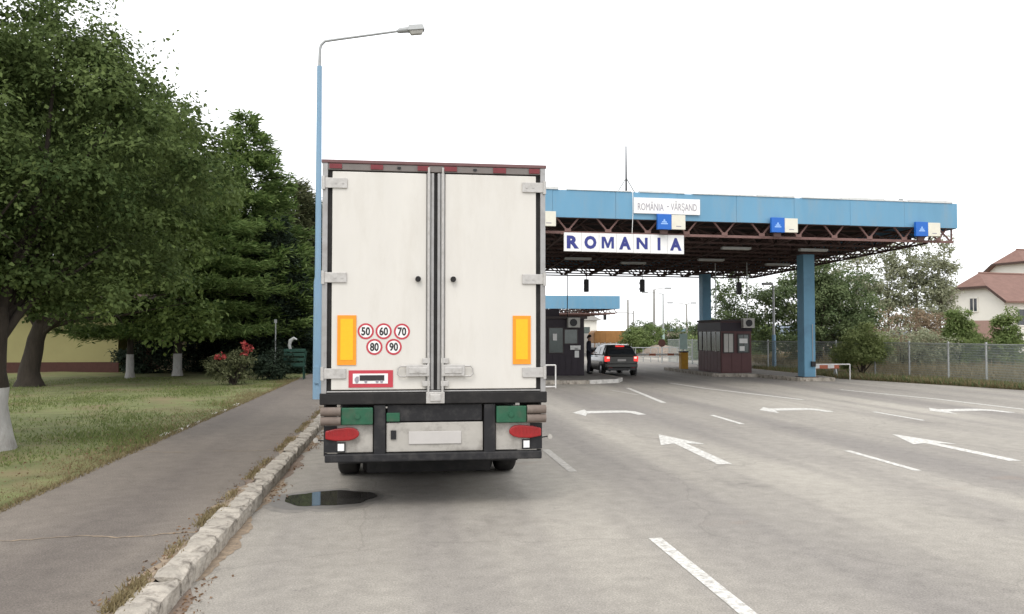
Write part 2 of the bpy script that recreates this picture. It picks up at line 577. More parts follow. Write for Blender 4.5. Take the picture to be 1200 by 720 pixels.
def copy_tree(o, parent=None):
    c = o.copy()
    COL.objects.link(c)
    c.parent = parent
    for ch in o.children:
        copy_tree(ch, c)
    return c


def sheet(name, poly, z, m, parent=None, kind=None, uvw=None):
    me = bpy.data.meshes.new(name)
    me.from_pydata([(x, y, z) for x, y in poly], [], [tuple(range(len(poly)))])
    me.materials.append(MATS[m] if isinstance(m, str) else m)
    me.update()
    if me.polygons[0].normal.z < 0:
        me.flip_normals()
    o = bpy.data.objects.new(name, me)
    COL.objects.link(o)
    if parent is not None:
        o.parent = parent
    if kind:
        o['kind'] = kind
    return o


_FONT_CACHE = {}


def text_geo(body, size, bold=0.0, space=1.0):
    """Outline of a line of type as flat triangles, centred on the origin: list of (x, y), list of faces."""
    key = (body, size, bold, space)
    if key not in _FONT_CACHE:
        cu = bpy.data.curves.new('type', 'FONT')
        cu.body = body
        cu.size = size
        cu.offset = bold
        cu.space_character = space
        cu.align_x = 'CENTER'
        cu.align_y = 'CENTER'
        cu.resolution_u = 3
        ob = bpy.data.objects.new('type', cu)
        COL.objects.link(ob)
        bpy.context.view_layer.update()
        me = bpy.data.meshes.new_from_object(ob.evaluated_get(bpy.context.evaluated_depsgraph_get()))
        vs_ = [(v.co.x, v.co.y) for v in me.vertices]
        fs = [tuple(p.vertices) for p in me.polygons]
        xs, ys = [v[0] for v in vs_], [v[1] for v in vs_]
        cx, cy = (min(xs) + max(xs)) / 2, (min(ys) + max(ys)) / 2
        vs_ = [(x - cx, y - cy) for x, y in vs_]
        bpy.data.objects.remove(ob)
        bpy.data.meshes.remove(me)
        bpy.data.curves.remove(cu)
        _FONT_CACHE[key] = (vs_, fs)
    return _FONT_CACHE[key]


def put_text(mb, body, size, x, y, z, mi, bold=0.0, width=None, space=1.0):
    """Type standing in the XZ plane, read from the -Y side."""
    vs_, fs = text_geo(body, size, bold, space)
    k = 1.0
    if width:
        xs = [v[0] for v in vs_]
        k = width / (max(xs) - min(xs))
    mb.add([(x + u * k, y, z + w) for u, w in vs_], fs, mi)


# ------------------------------------------------------------------ foliage
def quads_mesh(name, V, tint, material, parent=None, per=4):
    """V: (n, per, 3) corner points, one face each."""
    n = V.shape[0]
    me = bpy.data.meshes.new(name)
    me.vertices.add(n * per)
    me.vertices.foreach_set('co', V.reshape(-1).astype(np.float32))
    me.loops.add(n * per)
    me.loops.foreach_set('vertex_index', np.arange(n * per, dtype=np.int32))
    me.polygons.add(n)
    me.polygons.foreach_set('loop_start', np.arange(0, n * per, per, dtype=np.int32))
    me.polygons.foreach_set('loop_total', np.full(n, per, dtype=np.int32))
    at = me.attributes.new('tint', 'FLOAT', 'POINT')
    at.data.foreach_set('value', np.repeat(tint, per).astype(np.float32))
    me.materials.append(MATS[material])
    me.update()
    me.validate()
    o = bpy.data.objects.new(name, me)
    COL.objects.link(o)
    if parent is not None:
        o.parent = parent
    return o


def unit(v):
    return v / np.maximum(np.linalg.norm(v, axis=-1, keepdims=True), 1e-9)


def leaf_quads(P, D, L, W, rng, fold=0.25, facing=None):
    """Rhombus leaves at P growing along D; with facing, the blades turn that side up."""
    n = len(P)
    D = unit(D)
    if facing is not None:
        D = unit(D - facing * (np.sum(D * facing, 1) * 0.8)[:, None])
        U = unit(np.cross(facing, D))
    else:
        U = unit(np.cross(D, rng.normal(size=(n, 3))))
    Nn = np.cross(D, U)
    L = (L * rng.uniform(0.6, 1.4, n))[:, None]
    W = (W * rng.uniform(0.6, 1.4, n))[:, None]
    a = P
    b = P + D * L * 0.45 + U * W * 0.5 + Nn * W * fold
    c = P + D * L
    d = P + D * L * 0.45 - U * W * 0.5 + Nn * W * fold
    return np.stack([a, b, c, d], 1)


def blob_points(blobs, n_clump, per, spread, rng, shell=0.5, lobe=2.6):
    """Crown volume (union of ellipsoids) > lobes, mostly near its outside > clumps on each lobe's upper side > leaves."""
    B = np.array(blobs, float)
    vol = B[:, 3] * B[:, 4] * B[:, 5]
    nl = max(16, n_clump // 9)
    k = rng.choice(len(B), nl, p=vol / vol.sum())
    u = unit(rng.normal(size=(nl, 3)))
    r = rng.uniform(0, 1, nl) ** (1 / 3)
    r = np.where(rng.uniform(size=nl) < shell, 0.66 + 0.36 * rng.uniform(size=nl), r * 0.85)
    LC = B[k, :3] + u * r[:, None] * B[k, 3:6]
    LR = rng.uniform(0.6, 1.5, nl) * spread * lobe
    w = LR ** 2
    j = rng.choice(nl, n_clump, p=w / w.sum())
    v = unit(rng.normal(size=(n_clump, 3)) + u[j] * 0.6 + np.array([0, 0, 0.35]))
    C = LC[j] + v * (LR[j] * rng.uniform(0.55, 1.05, n_clump))[:, None] * np.array([1, 1, 0.6])
    sz = rng.uniform(0.45, 1.2, n_clump) * spread * 0.75
    n = n_clump * per
    off = rng.normal(size=(n, 3))
    P = np.repeat(C, per, 0) + off * np.repeat(sz, per)[:, None] * np.array([1, 1, 0.6])
    out = np.repeat(v, per, 0)
    face = unit(off * 0.3 + out * 0.55 + np.array([0, 0, 0.7]) + rng.normal(size=(n, 3)) * 0.45)
    D = unit(off * 0.5 + out * 0.4 + np.array([0, 0, -0.1]) + rng.normal(size=(n, 3)) * 0.7)
    lt = np.repeat(rng.uniform(0, 1, nl)[j], per)
    ct = np.repeat(rng.uniform(0, 1, n_clump), per)
    tint = np.clip(0.3 * lt + 0.3 * ct + 0.4 * rng.beta(1.6, 1.8, n), 0, 1)
    return P, D, tint, face


def broad_tree(name, base, trunk_r, trunk_h, blobs, n_clump, per, spread, leaf, mat_leaf, label, cat='tree', group=None,
               whitewash=0.0, fork=0, lean=(0, 0), barkm='bark', seed=1, shell=0.5, limbs=14, wisps=0):
    rng = np.random.default_rng(seed)
    rd = random.Random(seed)
    root = empty(name, base)
    tag(root, label, cat, group)
    t = MB()
    top = Vector((lean[0], lean[1], trunk_h))
    pts, rad = [], []
    ns = 9
    for i in range(ns + 1):
        f = i / ns
        z = f * trunk_h
        pts.append((lean[0] * f * f + rd.uniform(-.03, .03), lean[1] * f * f + rd.uniform(-.03, .03), z - 0.06 if i == 0 else z))
        flare = 1 + 0.55 * math.exp(-z / 0.18)
        rad.append(trunk_r * flare * (1 - 0.35 * f))
    nb = len(t.f)
    t.tube(pts, rad, 14, 0)
    if whitewash:
        for i, f in enumerate(t.f):
            if all(t.v[j][2] < whitewash + 0.12 for j in f):
                t.m[i] = 1
    # limbs run from the fork into the clumps of the crown
    B = np.array(blobs, float)
    B = B.copy()
    for j in range(limbs):
        b = B[j % len(B)]
        tgt = Vector(b[:3] + unit(rng.normal(size=3)) * b[3:6] * 0.72)
        st = Vector((lean[0], lean[1], trunk_h)) * rd.uniform(0.72, 0.98)
        mid = st.lerp(tgt, 0.5) + Vector((rd.uniform(-.3, .3), rd.uniform(-.3, .3), rd.uniform(-.1, .5)))
        r0 = trunk_r * rd.uniform(0.20, 0.38)
        t.tube([st, st.lerp(mid, 0.5) + Vector((0, 0, 0.1)), mid, tgt], [r0, r0 * 0.7, r0 * 0.45, r0 * 0.12], 7, 0)
        for q in range(2):
            tg2 = mid + Vector(unit(rng.normal(size=3)) * b[3:6] * 0.55)
            t.tube([mid, mid.lerp(tg2, 0.5) + Vector((0, 0, .08)), tg2], [r0 * 0.35, r0 * 0.22, r0 * 0.06], 5, 0)
    t.build('trunk', [barkm, 'whitewash'], root)
    P, D, tint, face = blob_points(blobs, n_clump, per, spread, rng, shell)
    V = leaf_quads(P, D, leaf[0], leaf[1], rng, 0.2, face)
    if wisps:
        # thin shoots standing out of the crown's outline
        bi = rng.choice(len(B), wisps)
        u = unit(rng.normal(size=(wisps, 3)) + np.array([0, 0, 0.9]))
        S = B[bi, :3] + u * B[bi, 3:6] * 0.98
        gd = unit(u + np.array([0, 0, 0.8]))
        m = 12
        tt = np.tile(np.linspace(-.3, 1, m), wisps)
        ln = np.repeat(rng.uniform(0.3, 1.1, wisps), m)
        PP = np.repeat(S, m, 0) + np.repeat(gd, m, 0) * (tt * ln)[:, None] + rng.normal(size=(wisps * m, 3)) * 0.035
        DD = unit(np.repeat(gd, m, 0) + rng.normal(size=(wisps * m, 3)) * 0.9)
        V = np.concatenate([V, leaf_quads(PP, DD, leaf[0], leaf[1], rng)])
        tint = np.concatenate([tint, rng.uniform(0.2, 0.9, wisps * m)])
    quads_mesh('crown', V, tint, mat_leaf, root)
    return root


def conifer(name, base, h, r, z0, levels, per_level, mat_leaf, label, seed, needle=(0.22, 0.05), dens=26, droop=0.25, up=0.15,
            trunk_r=0.16, jit=0.25, power=1.0, whitewash=0.0, flat=0.10, group=None):
    rng = np.random.default_rng(seed)
    root = empty(name, base)
    tag(root, label, 'tree', group)
    t = MB()
    t.tube([(0, 0, -.05), (0, 0, 0.3), (0, 0, h * .5), (0, 0, h * .98)], [trunk_r * 1.4, trunk_r, trunk_r * .42, .01], 10, 0)
    if whitewash:
        t.tube([(0, 0, .0), (0, 0, .3), (0, 0, whitewash)], [trunk_r * 1.42, trunk_r * 1.06, trunk_r * 1.02], 10, 1, False)
    Ps, Ds = [], []
    for i in range(levels):
        f = i / (levels - 1)
        z = z0 + (h - z0) * f
        Lv = r * max(0.04, (1 - f)) ** power
        n = max(4, int(per_level * (0.4 + 0.6 * (1 - f))))
        for k in range(n):
            a = rng.uniform(0, 2 * math.pi)
            L = Lv * rng.uniform(1 - jit * 1.6, 1 + jit * 0.6)
            zz = z + rng.normal() * 0.08
            d = np.array([math.cos(a), math.sin(a), 0])
            tip = np.array([0, 0, zz]) + d * L + np.array([0, 0, -droop * L + up * L])
            mid = np.array([0, 0, zz]) + d * L * 0.55 + np.array([0, 0, -droop * L * 0.35])
            if i % 2 == 0 and k % 2 == 0:
                t.tube([(0, 0, zz), tuple(mid), tuple(tip)], [trunk_r * .25 * (1 - f * .6), trunk_r * .14, .01], 5, 0)
            m = max(26, int(dens * L))
            s = rng.uniform(0.12, 1.02, m) ** 0.7
            P = (1 - s)[:, None] ** 2 * np.array([0, 0, zz]) + (2 * s * (1 - s))[:, None] * (mid * 1.0) + (s ** 2)[:, None] * tip
            side = np.cross(d, [0, 0, 1])
            wdt = (0.30 * L * (1.1 - s))[:, None]
            P = P + side * rng.normal(size=(m, 1)) * wdt * 0.75 + rng.normal(size=(m, 3)) * np.array([.05, .05, flat])
            Ps.append(P)
            Ds.append(d + side * rng.normal(size=(m, 1)) * 0.8 + np.array([0, 0, 1]) * rng.normal(0.15, 0.45, (m, 1)))
    t.build('trunk', ['bark', 'whitewash'], root)
    P = np.concatenate(Ps)
    D = np.concatenate(Ds)
    face = unit(np.array([0, 0, 1.0]) + rng.normal(size=P.shape) * 0.5)
    V = leaf_quads(P, D, needle[0], needle[1], rng, 0.1, face)
    quads_mesh('crown', V, rng.beta(2, 2, len(P)), mat_leaf, root)
    return root


def bush(name, base, blobs, n_clump, per, spread, leaf, mat_leaf, label, seed, cat='shrub', stems=7, group=None, shell=0.4):
    rng = np.random.default_rng(seed)
    root = empty(name, base)
    tag(root, label, cat, group)
    t = MB()
    B = np.array(blobs, float)
    for j in range(stems):
        b = B[j % len(B)]
        tgt = b[:3] + unit(rng.normal(size=3)) * b[3:6] * 0.6
        t.tube([(rng.normal() * .08, rng.normal() * .08, -.03), tuple(tgt * np.array([.5, .5, .6])), tuple(tgt)], [.04, .025, .008], 5)
    t.build('stem', 'bark', root)
    P, D, tint, face = blob_points(blobs, n_clump, per, spread, rng, shell)
    P[:, 2] = np.maximum(P[:, 2], 0.03)
    quads_mesh('foliage', leaf_quads(P, D, leaf[0], leaf[1], rng, 0.2, face), tint, mat_leaf, root)
    return root


# ================================================================== the setting
tag(sheet('ground', [(-900, -60), (900, -60), (900, 1200), (-900, 1200)], -0.06, 'far_ground'), kind='structure')
road = sheet('road', [(-1.66, -12), (40, -12), (24.5, 18), (21.9, 25.5), (20.9, 29.1), (19.8, 32.2), (19.0, 34.5), (18.6, 38), (19.5, 46),
                      (24, 62), (30, 78), (36, 92), (36, 120), (-1.66, 120)], 0.0, M_ROAD, kind='structure')


def strip(name, pts, w, m, z=0.004):
    pts = [Vector((x, y, 0)) for x, y in pts]
    L_, R_ = [], []
    for i, p in enumerate(pts):
        d = pts[min(i + 1, len(pts) - 1)] - pts[max(i - 1, 0)]
        n = Vector((-d.y, d.x, 0)).normalized() * w / 2
        L_.append((p.x + n.x, p.y + n.y))
        R_.append((p.x - n.x, p.y - n.y))
    return sheet(name, L_ + R_[::-1], z, m, road)


for y0, y1, m in ((5.2, 7.81, M_PAINT), (11.7, 14.0, M_PAINT_OLD), (17.7, 19.9, M_PAINT_OLD), (23.6, 25.8, M_PAINT_OLD)):
    strip('lane_dash', [(2.45 + y0 * .002, y0), (2.45 + y1 * .002, y1)], 0.13, m)
for y0, y1 in ((11.1, 13.15), (17.3, 19.3)):
    strip('lane_dash', [(7.47, y0), (7.55, y1)], 0.12, M_PAINT)
strip('lane_dash', [(11.91, 17.45), (11.97, 19.55)], 0.12, M_PAINT)
strip('lane_dash', [(11.88, 11.3), (11.9, 13.3)], 0.12, M_PAINT)
strip('lane_line', [(7.52, 22.9), (8.25, 29.3)], 0.15, M_PAINT)
strip('lane_line', [(7.34, 28.4), (7.66, 25.9)], 0.12, M_PAINT_OLD)
strip('lane_line', [(12.02, 23.4), (11.0, 28.6), (10.75, 32.0)], 0.15, M_PAINT)
strip('lane_line', [(16.3, 18.6), (16.2, 23.0), (15.5, 27.4)], 0.14, M_PAINT)


def arrow(tip, wl, wr, sl, sr, tl, tr):
    sheet('arrow_marking', [tip, wl, sl, tl, tr, sr, wr][::-1], 0.004, M_PAINT, road)


arrow((5.06, 15.75), (4.62, 14.25), (5.46, 14.25), (4.93, 14.42), (5.15, 14.42), (4.80, 12.05), (5.03, 12.05))
arrow((9.68, 15.2), (9.17, 13.75), (9.96, 13.65), (9.47, 13.85), (9.69, 13.85), (9.45, 11.75), (9.68, 11.75))
for dx, dy, k in ((0, 0, 1.0), (4.98, 0.05, 1.0), (9.25, -0.75, 1.1)):
    a = [(4.30, 20.35), (4.78, 21.15), (4.74, 20.72), (5.50, 20.76), (5.78, 20.70), (5.96, 20.45), (6.0, 19.65), (5.78, 19.62), (5.72, 20.1),
         (5.55, 20.22), (4.62, 20.12), (4.44, 19.50)]
    sheet('turn_arrow', [(4.3 + (x - 4.3) * k + dx, y + dy) for x, y in a], 0.004, M_PAINT if dx else M_PAINT, road)

# puddle beside the truck
pud = []
for k in range(40):
    a = 2 * math.pi * k / 40
    rx, ry = 0.53, 0.50
    r = 0.97 + 0.07 * math.sin(2 * a + 1) + 0.05 * math.sin(5 * a) + 0.03 * math.sin(9 * a + 2)
    pud.append((-0.84 + rx * r * math.cos(a), 10.22 + ry * r * math.sin(a)))
pd = sheet('puddle', pud, 0.006, 'water', kind='structure')
sheet('damp_margin', [(-0.92 + (x + .84) * (1.42 + .10 * math.sin(i_ * 1.7)), 10.14 + (y - 10.22) * (1.5 + .12 * math.sin(i_ * 2.3 + 1))) for i_, (x, y) in enumerate(pud)], 0.0015, 'damp_asphalt', pd)
sheet('wet_rim', [(-0.90 + (x + .84) * 1.22 + .03 * math.sin(i_), 10.16 + (y - 10.22) * 1.25) for i_, (x, y) in enumerate(pud)], 0.003, 'wet_asphalt', pd)

# kerb with worn stones
kerb = MB().box(-1.90, -8, -0.05, -1.668, 95, 0.085).build('kerb', 'kerb_joint')
tag(kerb, kind='structure')


def stone_mesh(name, L, seed, m='kerb_stone', w=0.235, h=0.15, n=6, chip=0.011):
    rd = random.Random(seed)
    prof = [(0.0, -0.03), (0.0, h * 0.55), (0.012, h * 0.86), (0.045, h), (w * 0.6, h + .004), (w, h)]   # from the road side up and over
    vs_, fs = [], []
    for i in range(n + 1):
        f = i / n
        end = 0.018 if i in (0, n) else 0
        for (x, z) in prof:
            jx = rd.uniform(-chip, chip) if z > 0 else 0
            jz = rd.uniform(-chip, chip * .5) if z > h * .5 else 0
            if i in (0, n):
                x = min(max(x, 0.012), w - .006)
                z = z - (0.012 if z > h * .5 else 0)
            if rd.random() < 0.10 and z > h * .8:
                jz -= 0.022
                jx += 0.015
            vs_.append((-(x + jx), f * L, z + jz))
    k = len(prof)
    for i in range(n):
        for j in range(k - 1):
            a = i * k + j
            fs.append((a, a + 1, a + 1 + k, a + k))
    fs.append(tuple(range(k)))
    fs.append(tuple(range(n * k, n * k + k))[::-1])
    mb = MB().add(vs_, fs)
    o = mb.build(name, m)
    me = o.data
    bpy.data.objects.remove(o)
    return me


stones = [stone_mesh('kerb_stone', 0.70, s) for s in range(7)]
y = 1.5
i = 0
while y < 33:
    o = bpy.data.objects.new('kerb_stone', stones[(i * 5 + i // 4) % 7])
    COL.objects.link(o)
    o.parent = kerb
    lg = random.uniform(1.05, 1.45)
    o.location = (-1.63 + random.uniform(-.010, .010), y, random.uniform(-.012, .008))
    o.scale = (random.uniform(.95, 1.08), lg, 1)
    o.rotation_euler = (random.uniform(-.014, .014), random.uniform(-.02, .02), random.uniform(-.012, .012))
    y += 0.70 * lg + random.uniform(0.006, 0.022)
    i += 1

pav = sheet('pavement', [(-4.2, -8), (-1.85, -8), (-1.85, 95), (-4.2, 95)], 0.128, 'path_asphalt', kind='structure')
# cracks across the old pavement
for (y0, seed) in ((8.05, 3), (13.6, 5), (5.3, 8)):
    rd = random.Random(seed)
    c = MB()
    pts = [(-4.15 + 2.25 * k / 30, y0 + 0.05 * math.sin(k * .5) + rd.uniform(-.025, .025)) for k in range(31)]
    for (x0, ya), (x1, yb) in zip(pts, pts[1:]):
        w = rd.uniform(.002, .022)
        c.add([(x0, ya - w, .1315), (x1, yb - w, .1315), (x1, yb + w, .1315), (x0, ya + w, .1315)], [(0, 1, 2, 3)])
    c.build('crack', 'sand', pav)

lawn_me = bpy.data.meshes.new('lawn')
nx, ny = 40, 60
vs_ = []
for j in range(ny + 1):
    for k in range(nx + 1):
        x = -60 + 55.78 * (k / nx) ** 0.6 if False else -4.22 - 56 * ((nx - k) / nx) ** 1.8
        yy = -8 + 103 * j / ny
        e = 0.02 * math.sin(x * 1.3 + yy * .7) + 0.02 * math.sin(yy * 1.9 - x)
        vs_.append((x + (0.10 * math.sin(yy * 2.1) + .06 * math.sin(yy * 5.3) if k == nx else 0), yy, 0.118 if k == nx else 0.14 + e))
lawn_me.from_pydata(vs_, [], [(j * (nx + 1) + k, j * (nx + 1) + k + 1, (j + 1) * (nx + 1) + k + 1, (j + 1) * (nx + 1) + k) for j in range(ny) for k in range(nx)])
lawn_me.materials.append(MATS['lawn_soil'])
lawn_me.polygons.foreach_set('use_smooth', [True] * len(lawn_me.polygons))
lawn = bpy.data.objects.new('lawn', lawn_me)
COL.objects.link(lawn)
tag(lawn, kind='structure')

# sand and grit lying along the kerb
rd = random.Random(77)
for sx, amp, zz, y0, nm in ((-1.84, .17, .1325, 3.0, 'sand_drift'), (-1.64, .16, .0025, 4.0, 'gutter_grit')):
    for seg in range(9):
        ya = y0 + seg * 2.6 + rd.uniform(-.4, .4)
        n = 26
        inner, outer = [], []
        for k in range(n + 1):
            f = k / n
            w = amp * math.sin(math.pi * f) ** .6 * (0.45 + .4 * math.sin(f * 9 + seg) ** 2 + .35 * rd.random()) + .004
            yy = ya + f * 2.5
            inner.append((sx, yy))
            outer.append((sx + (-w if sx < -1.8 else w), yy))
        sheet(nm, inner + outer[::-1], zz + .0004 * (seg % 2), 'sand' if seg % 3 else 'grit', pav if sx < -1.8 else road)

# pale edging stones between lawn and pavement
edge = MB().box(-4.34, 15.2, .05, -4.24, 23.5, .115).build('path_edging', 'kerb_joint')
tag(edge, kind='structure')
em = stone_mesh('edging_stone', 0.62, 40, 'kerb_white', 0.09, 0.055, 4, 0.006)
for y in (15.6, 16.4, 17.1, 17.9, 19.6, 20.4, 22.1):
    o = bpy.data.objects.new('edging_stone', em)
    COL.objects.link(o)
    o.parent = edge
    o.location = (-4.235 + random.uniform(-.02, .02), y, .10 + random.uniform(-.01, .01))
    o.rotation_euler = (0, 0, random.uniform(-.04, .04))


def scatter(name, n, area, h, w, material, seed, label, z=0.12, cat='grass', flat=False, dens=None):
    rng = np.random.default_rng(seed)
    P = area(rng, n)
    n = len(P)
    P[:, 2] += z
    if flat:
        D = unit(np.concatenate([rng.normal(size=(n, 2)), rng.normal(0.1, .25, (n, 1))], 1))
    else:
        D = unit(np.concatenate([rng.normal(size=(n, 2)) * .55, np.ones((n, 1))], 1))
    V = leaf_quads(P, D, h, w, rng, 0.15)
    o = quads_mesh(name, V, np.clip(rng.beta(2, 2, n), 0, 1), material)
    tag(o, label, cat, None, 'stuff')
    return o


def lawn_area(rng, n):
    y = 6.5 + 30 * rng.uniform(0, 1, n) ** 1.5
    x = -4.25 - 13 * rng.uniform(0, 1, n) ** 1.3 * (0.35 + y / 36)
    d = np.sin(x * 1.7) * np.sin(y * .9 + x * .6) + np.sin(x * .7 - y * .45)
    keep = rng.uniform(-1.3, 1.3, n) < d + .1 - 1.1 * np.exp((x + 4.3) / 0.9)
    P = np.stack([x, y, np.zeros(n)], 1)
    return P[keep]


scatter('grass', 130000, lawn_area, 0.075, 0.016, 'grass_blade', 3, 'short patchy green grass of the lawn beside the pavement')


def edge_area(rng, n):
    y = 5 + 30 * rng.uniform(0, 1, n) ** 1.6
    left = rng.uniform(size=n) < 0.7
    x = np.where(left, -4.22 - np.abs(rng.normal(size=n)) * .45 + .1, -1.93 + rng.normal(size=n) * .035)
    ph = np.sin(y * 2.3) + np.sin(y * 5.1 + 1) + rng.normal(size=n) * .6
    keep = left | (ph > 0.2)
    return np.stack([x, y, np.zeros(n)], 1)[keep]


scatter('dry_grass', 34000, edge_area, 0.055, 0.012, 'grass_dry', 4, 'dry straw coloured grass along the pavement edges')


def litter_area(rng, n):
    k = n // 3
    y1 = 6 + 22 * rng.uniform(0, 1, k) ** 1.7
    a = np.stack([-1.90 - np.abs(rng.normal(size=k)) * .09, y1, np.full(k, .012)], 1)
    y2 = 5 + 12 * rng.uniform(0, 1, k)
    b = np.stack([-1.60 + np.abs(rng.normal(size=k)) * .10, y2, np.full(k, -.112)], 1)
    keep = (np.sin(y2 * 3.1) + np.sin(y2 * 1.3)) > 0.2
    y3 = 9 + 14 * rng.uniform(0, 1, k)
    c = np.stack([-4.3 - np.abs(rng.normal(size=k)) * 1.0, y3, np.full(k, .045)], 1)
    return np.concatenate([a, b[keep], c])


scatter('fallen_leaves', 1800, litter_area, 0.036, 0.02, 'fallen_leaf', 6, 'small brown fallen leaves along kerb and lawn edge', cat='leaves', flat=True)


def verge_area(rng, n):
    t = rng.uniform(0, 1, n)
    y = 18 + 26 * t
    xl = np.interp(y, [18, 25.5, 29.1, 32.2, 34.5, 38, 46], [24.6, 22.0, 21.0, 19.9, 19.1, 18.8, 19.6])
    x = xl + np.abs(rng.normal(size=n)) * 1.1 + .05
    return np.stack([x, y, np.zeros(n)], 1)


tag(sheet('verge', [(40, -12), (200, -12), (200, 130), (36.2, 130), (36.2, 92), (30.2, 78), (24.2, 62), (19.7, 46), (18.8, 38), (19.2, 34.5), (20.0, 32.2), (21.1, 29.1),
                    (22.1, 25.5), (24.7, 18)], -0.02, 'dry_earth'), kind='structure')
scatter('roadside_weeds', 26000, verge_area, 0.24, 0.022, 'grass_dry', 9, 'dry weeds and tall straw grass at the foot of the mesh fence', z=-0.02)
scatter('green_weeds', 9000, verge_area, 0.26, 0.03, 'leaf_dark', 10, 'dark green weeds growing among the dry grass by the fence', z=-0.02)


def field_area(rng, n):
    y = 27 + 40 * rng.uniform(0, 1, n)
    return np.stack([23.2 + rng.uniform(0, 22, n) * (y / 45), y, np.zeros(n)], 1)


scatter('field_grass', 30000, field_area, 0.55, 0.05, 'grass_dry', 12, 'tall pale dry grass in the field behind the fence', z=-0.03)

# far low hills
hb = MB()
hv = []
rd = random.Random(5)
for k in range(81):
    x = -700 + 1500 * k / 80
    hh = 5.5 + 2.5 * math.sin(k * .37) + 1.6 * math.sin(k * .9 + 2) + rd.uniform(-.4, .4)
    hv += [(x, 640, -0.5), (x, 700, hh), (x, 820, hh * .9), (x, 900, -0.5)]
hf = []
for k in range(80):
    for j in range(3):
        a = k * 4 + j
        hf.append((a, a + 4, a + 5, a + 1))
hb.add(hv, hf, 0, True)
tag(hb.build('hills', 'hill'), kind='structure')


# ------------------------------------------------------------------ traffic islands
def island(name, poly, z, white, label=None):
    o = MB().prism(poly, 'z', -0.02, z).build(name, 'island_concrete')
    tag(o, kind='structure')
    n = len(poly)
    acc = 0
    for i in range(n):
        a, b = Vector((*poly[i], 0)), Vector((*poly[(i + 1) % n], 0))
        L = (b - a).length
        cnt = max(1, int(L / 0.9))
        ang = math.atan2(b.y - a.y, b.x - a.x)
        for k in range(cnt):
            mb = MB()
            l = L / cnt
            mb.box(0.008, -0.05, -.02, l - 0.008, 0.10, z + 0.012)
            p = a.lerp(b, k / cnt)
            acc += 1
            s = mb.build('kerb_stone', 'kerb_white' if (i in white and k % 2 == 0) else 'kerb_stone', o, 0.012)
            s.location = (p.x, p.y, random.uniform(-.006, .006))
            s.rotation_euler = (0, 0, ang)
    return o


island('island', [(4.2, 31.9), (7.4, 31.8), (8.7, 32.4), (9.2, 33.6), (9.1, 41.5), (4.2, 41.5)], 0.14, (1, 2))
island('island', [(14.35, 43.5), (14.35, 36.5), (16.2, 35.7), (16.55, 32.5), (17.95, 32.2), (18.35, 35), (18.35, 43.5)][::-1][::-1], 0.14, ())

# ================================================================== main canopy
EX = Vector((0.998, 0.0635, 0))


def CP(u, v, z):
    return Vector((0.6 + u * 0.998 + v * 0.03, 27.39 + u * 0.0635 + v, z - 0.012 * max(v, 0)))


UL, VL = 20.55, 19.0
canopy = empty('border_canopy', (0, 0, 0))
tag(canopy, 'large flat canopy with light blue fascia over the checkpoint lanes', 'canopy')


def slab(mb, u0, u1, v0, v1, z0, z1, mi=0):
    c = [CP(u, v, z) for z in (z0, z1) for (u, v) in ((u0, v0), (u1, v0), (u1, v1), (u0, v1))]
    mb.add(c, [(0, 3, 2, 1), (4, 5, 6, 7), (0, 1, 5, 4), (1, 2, 6, 5), (2, 3, 7, 6), (3, 0, 4, 7)], mi)
    return mb


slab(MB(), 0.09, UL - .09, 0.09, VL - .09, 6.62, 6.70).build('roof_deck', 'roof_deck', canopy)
NP = 9
for k in range(NP):
    u0, u1 = UL * k / NP, UL * (k + 1) / NP
    slab(MB(), u0 + .004, u1 - .004, random.uniform(-.006, .006), 0.085, 6.02 + random.uniform(-.006, .006), 6.97).build('fascia_panel', 'steel_blue', canopy)
for (ua, ub) in ((0.0, 0.085), (UL - .085, UL)):
    for k in range(6):
        v0, v1 = 0.09 + (VL - .18) * k / 6, 0.09 + (VL - .18) * (k + 1) / 6
        slab(MB(), ua, ub, v0 + .003, v1 - .003, 6.02, 6.97).build('fascia_panel', 'steel_blue', canopy)
for k in range(NP):
    u0, u1 = UL * k / NP, UL * (k + 1) / NP
    slab(MB(), u0 + .004, u1 - .004, VL - .085, VL, 6.02, 6.97).build('fascia_panel', 'steel_blue', canopy)
u = 0.05
while u < UL - .5:
    w = min(random.uniform(0.5, 2.2), UL - u)
    slab(MB(), u, u + w, -0.03 + random.uniform(-.01, .01), 0.2, 6.975, 6.99 + random.choice((.015, .03, .05, .07))).build('flashing_strip', 'flashing', canopy)
    u += w + random.choice((.02, .02, .3, .02))
for u, h in ((15.6, .18), (17.0, .12), (18.1, .2), (18.9, .28)):
    p = CP(u, 1.2, 6.72)
    MB().cyl(p, p + Vector((0, 0, .28 + h)), .05, 8).cyl(p + Vector((0, 0, .24 + h)), p + Vector((0, 0, .32 + h)), .085, 8).build('roof_vent', 'galvanised', canopy)

NB, NV = 14, 13
pu, pv = UL / NB, (VL - .3) / NV
ZT, ZB = 6.05, 5.55


def top(i, j):
    return CP(i * pu, 0.15 + j * pv, ZT)


def bot(i, j):
    return CP((i + .5) * pu, 0.15 + (j + .5) * pv, ZB)


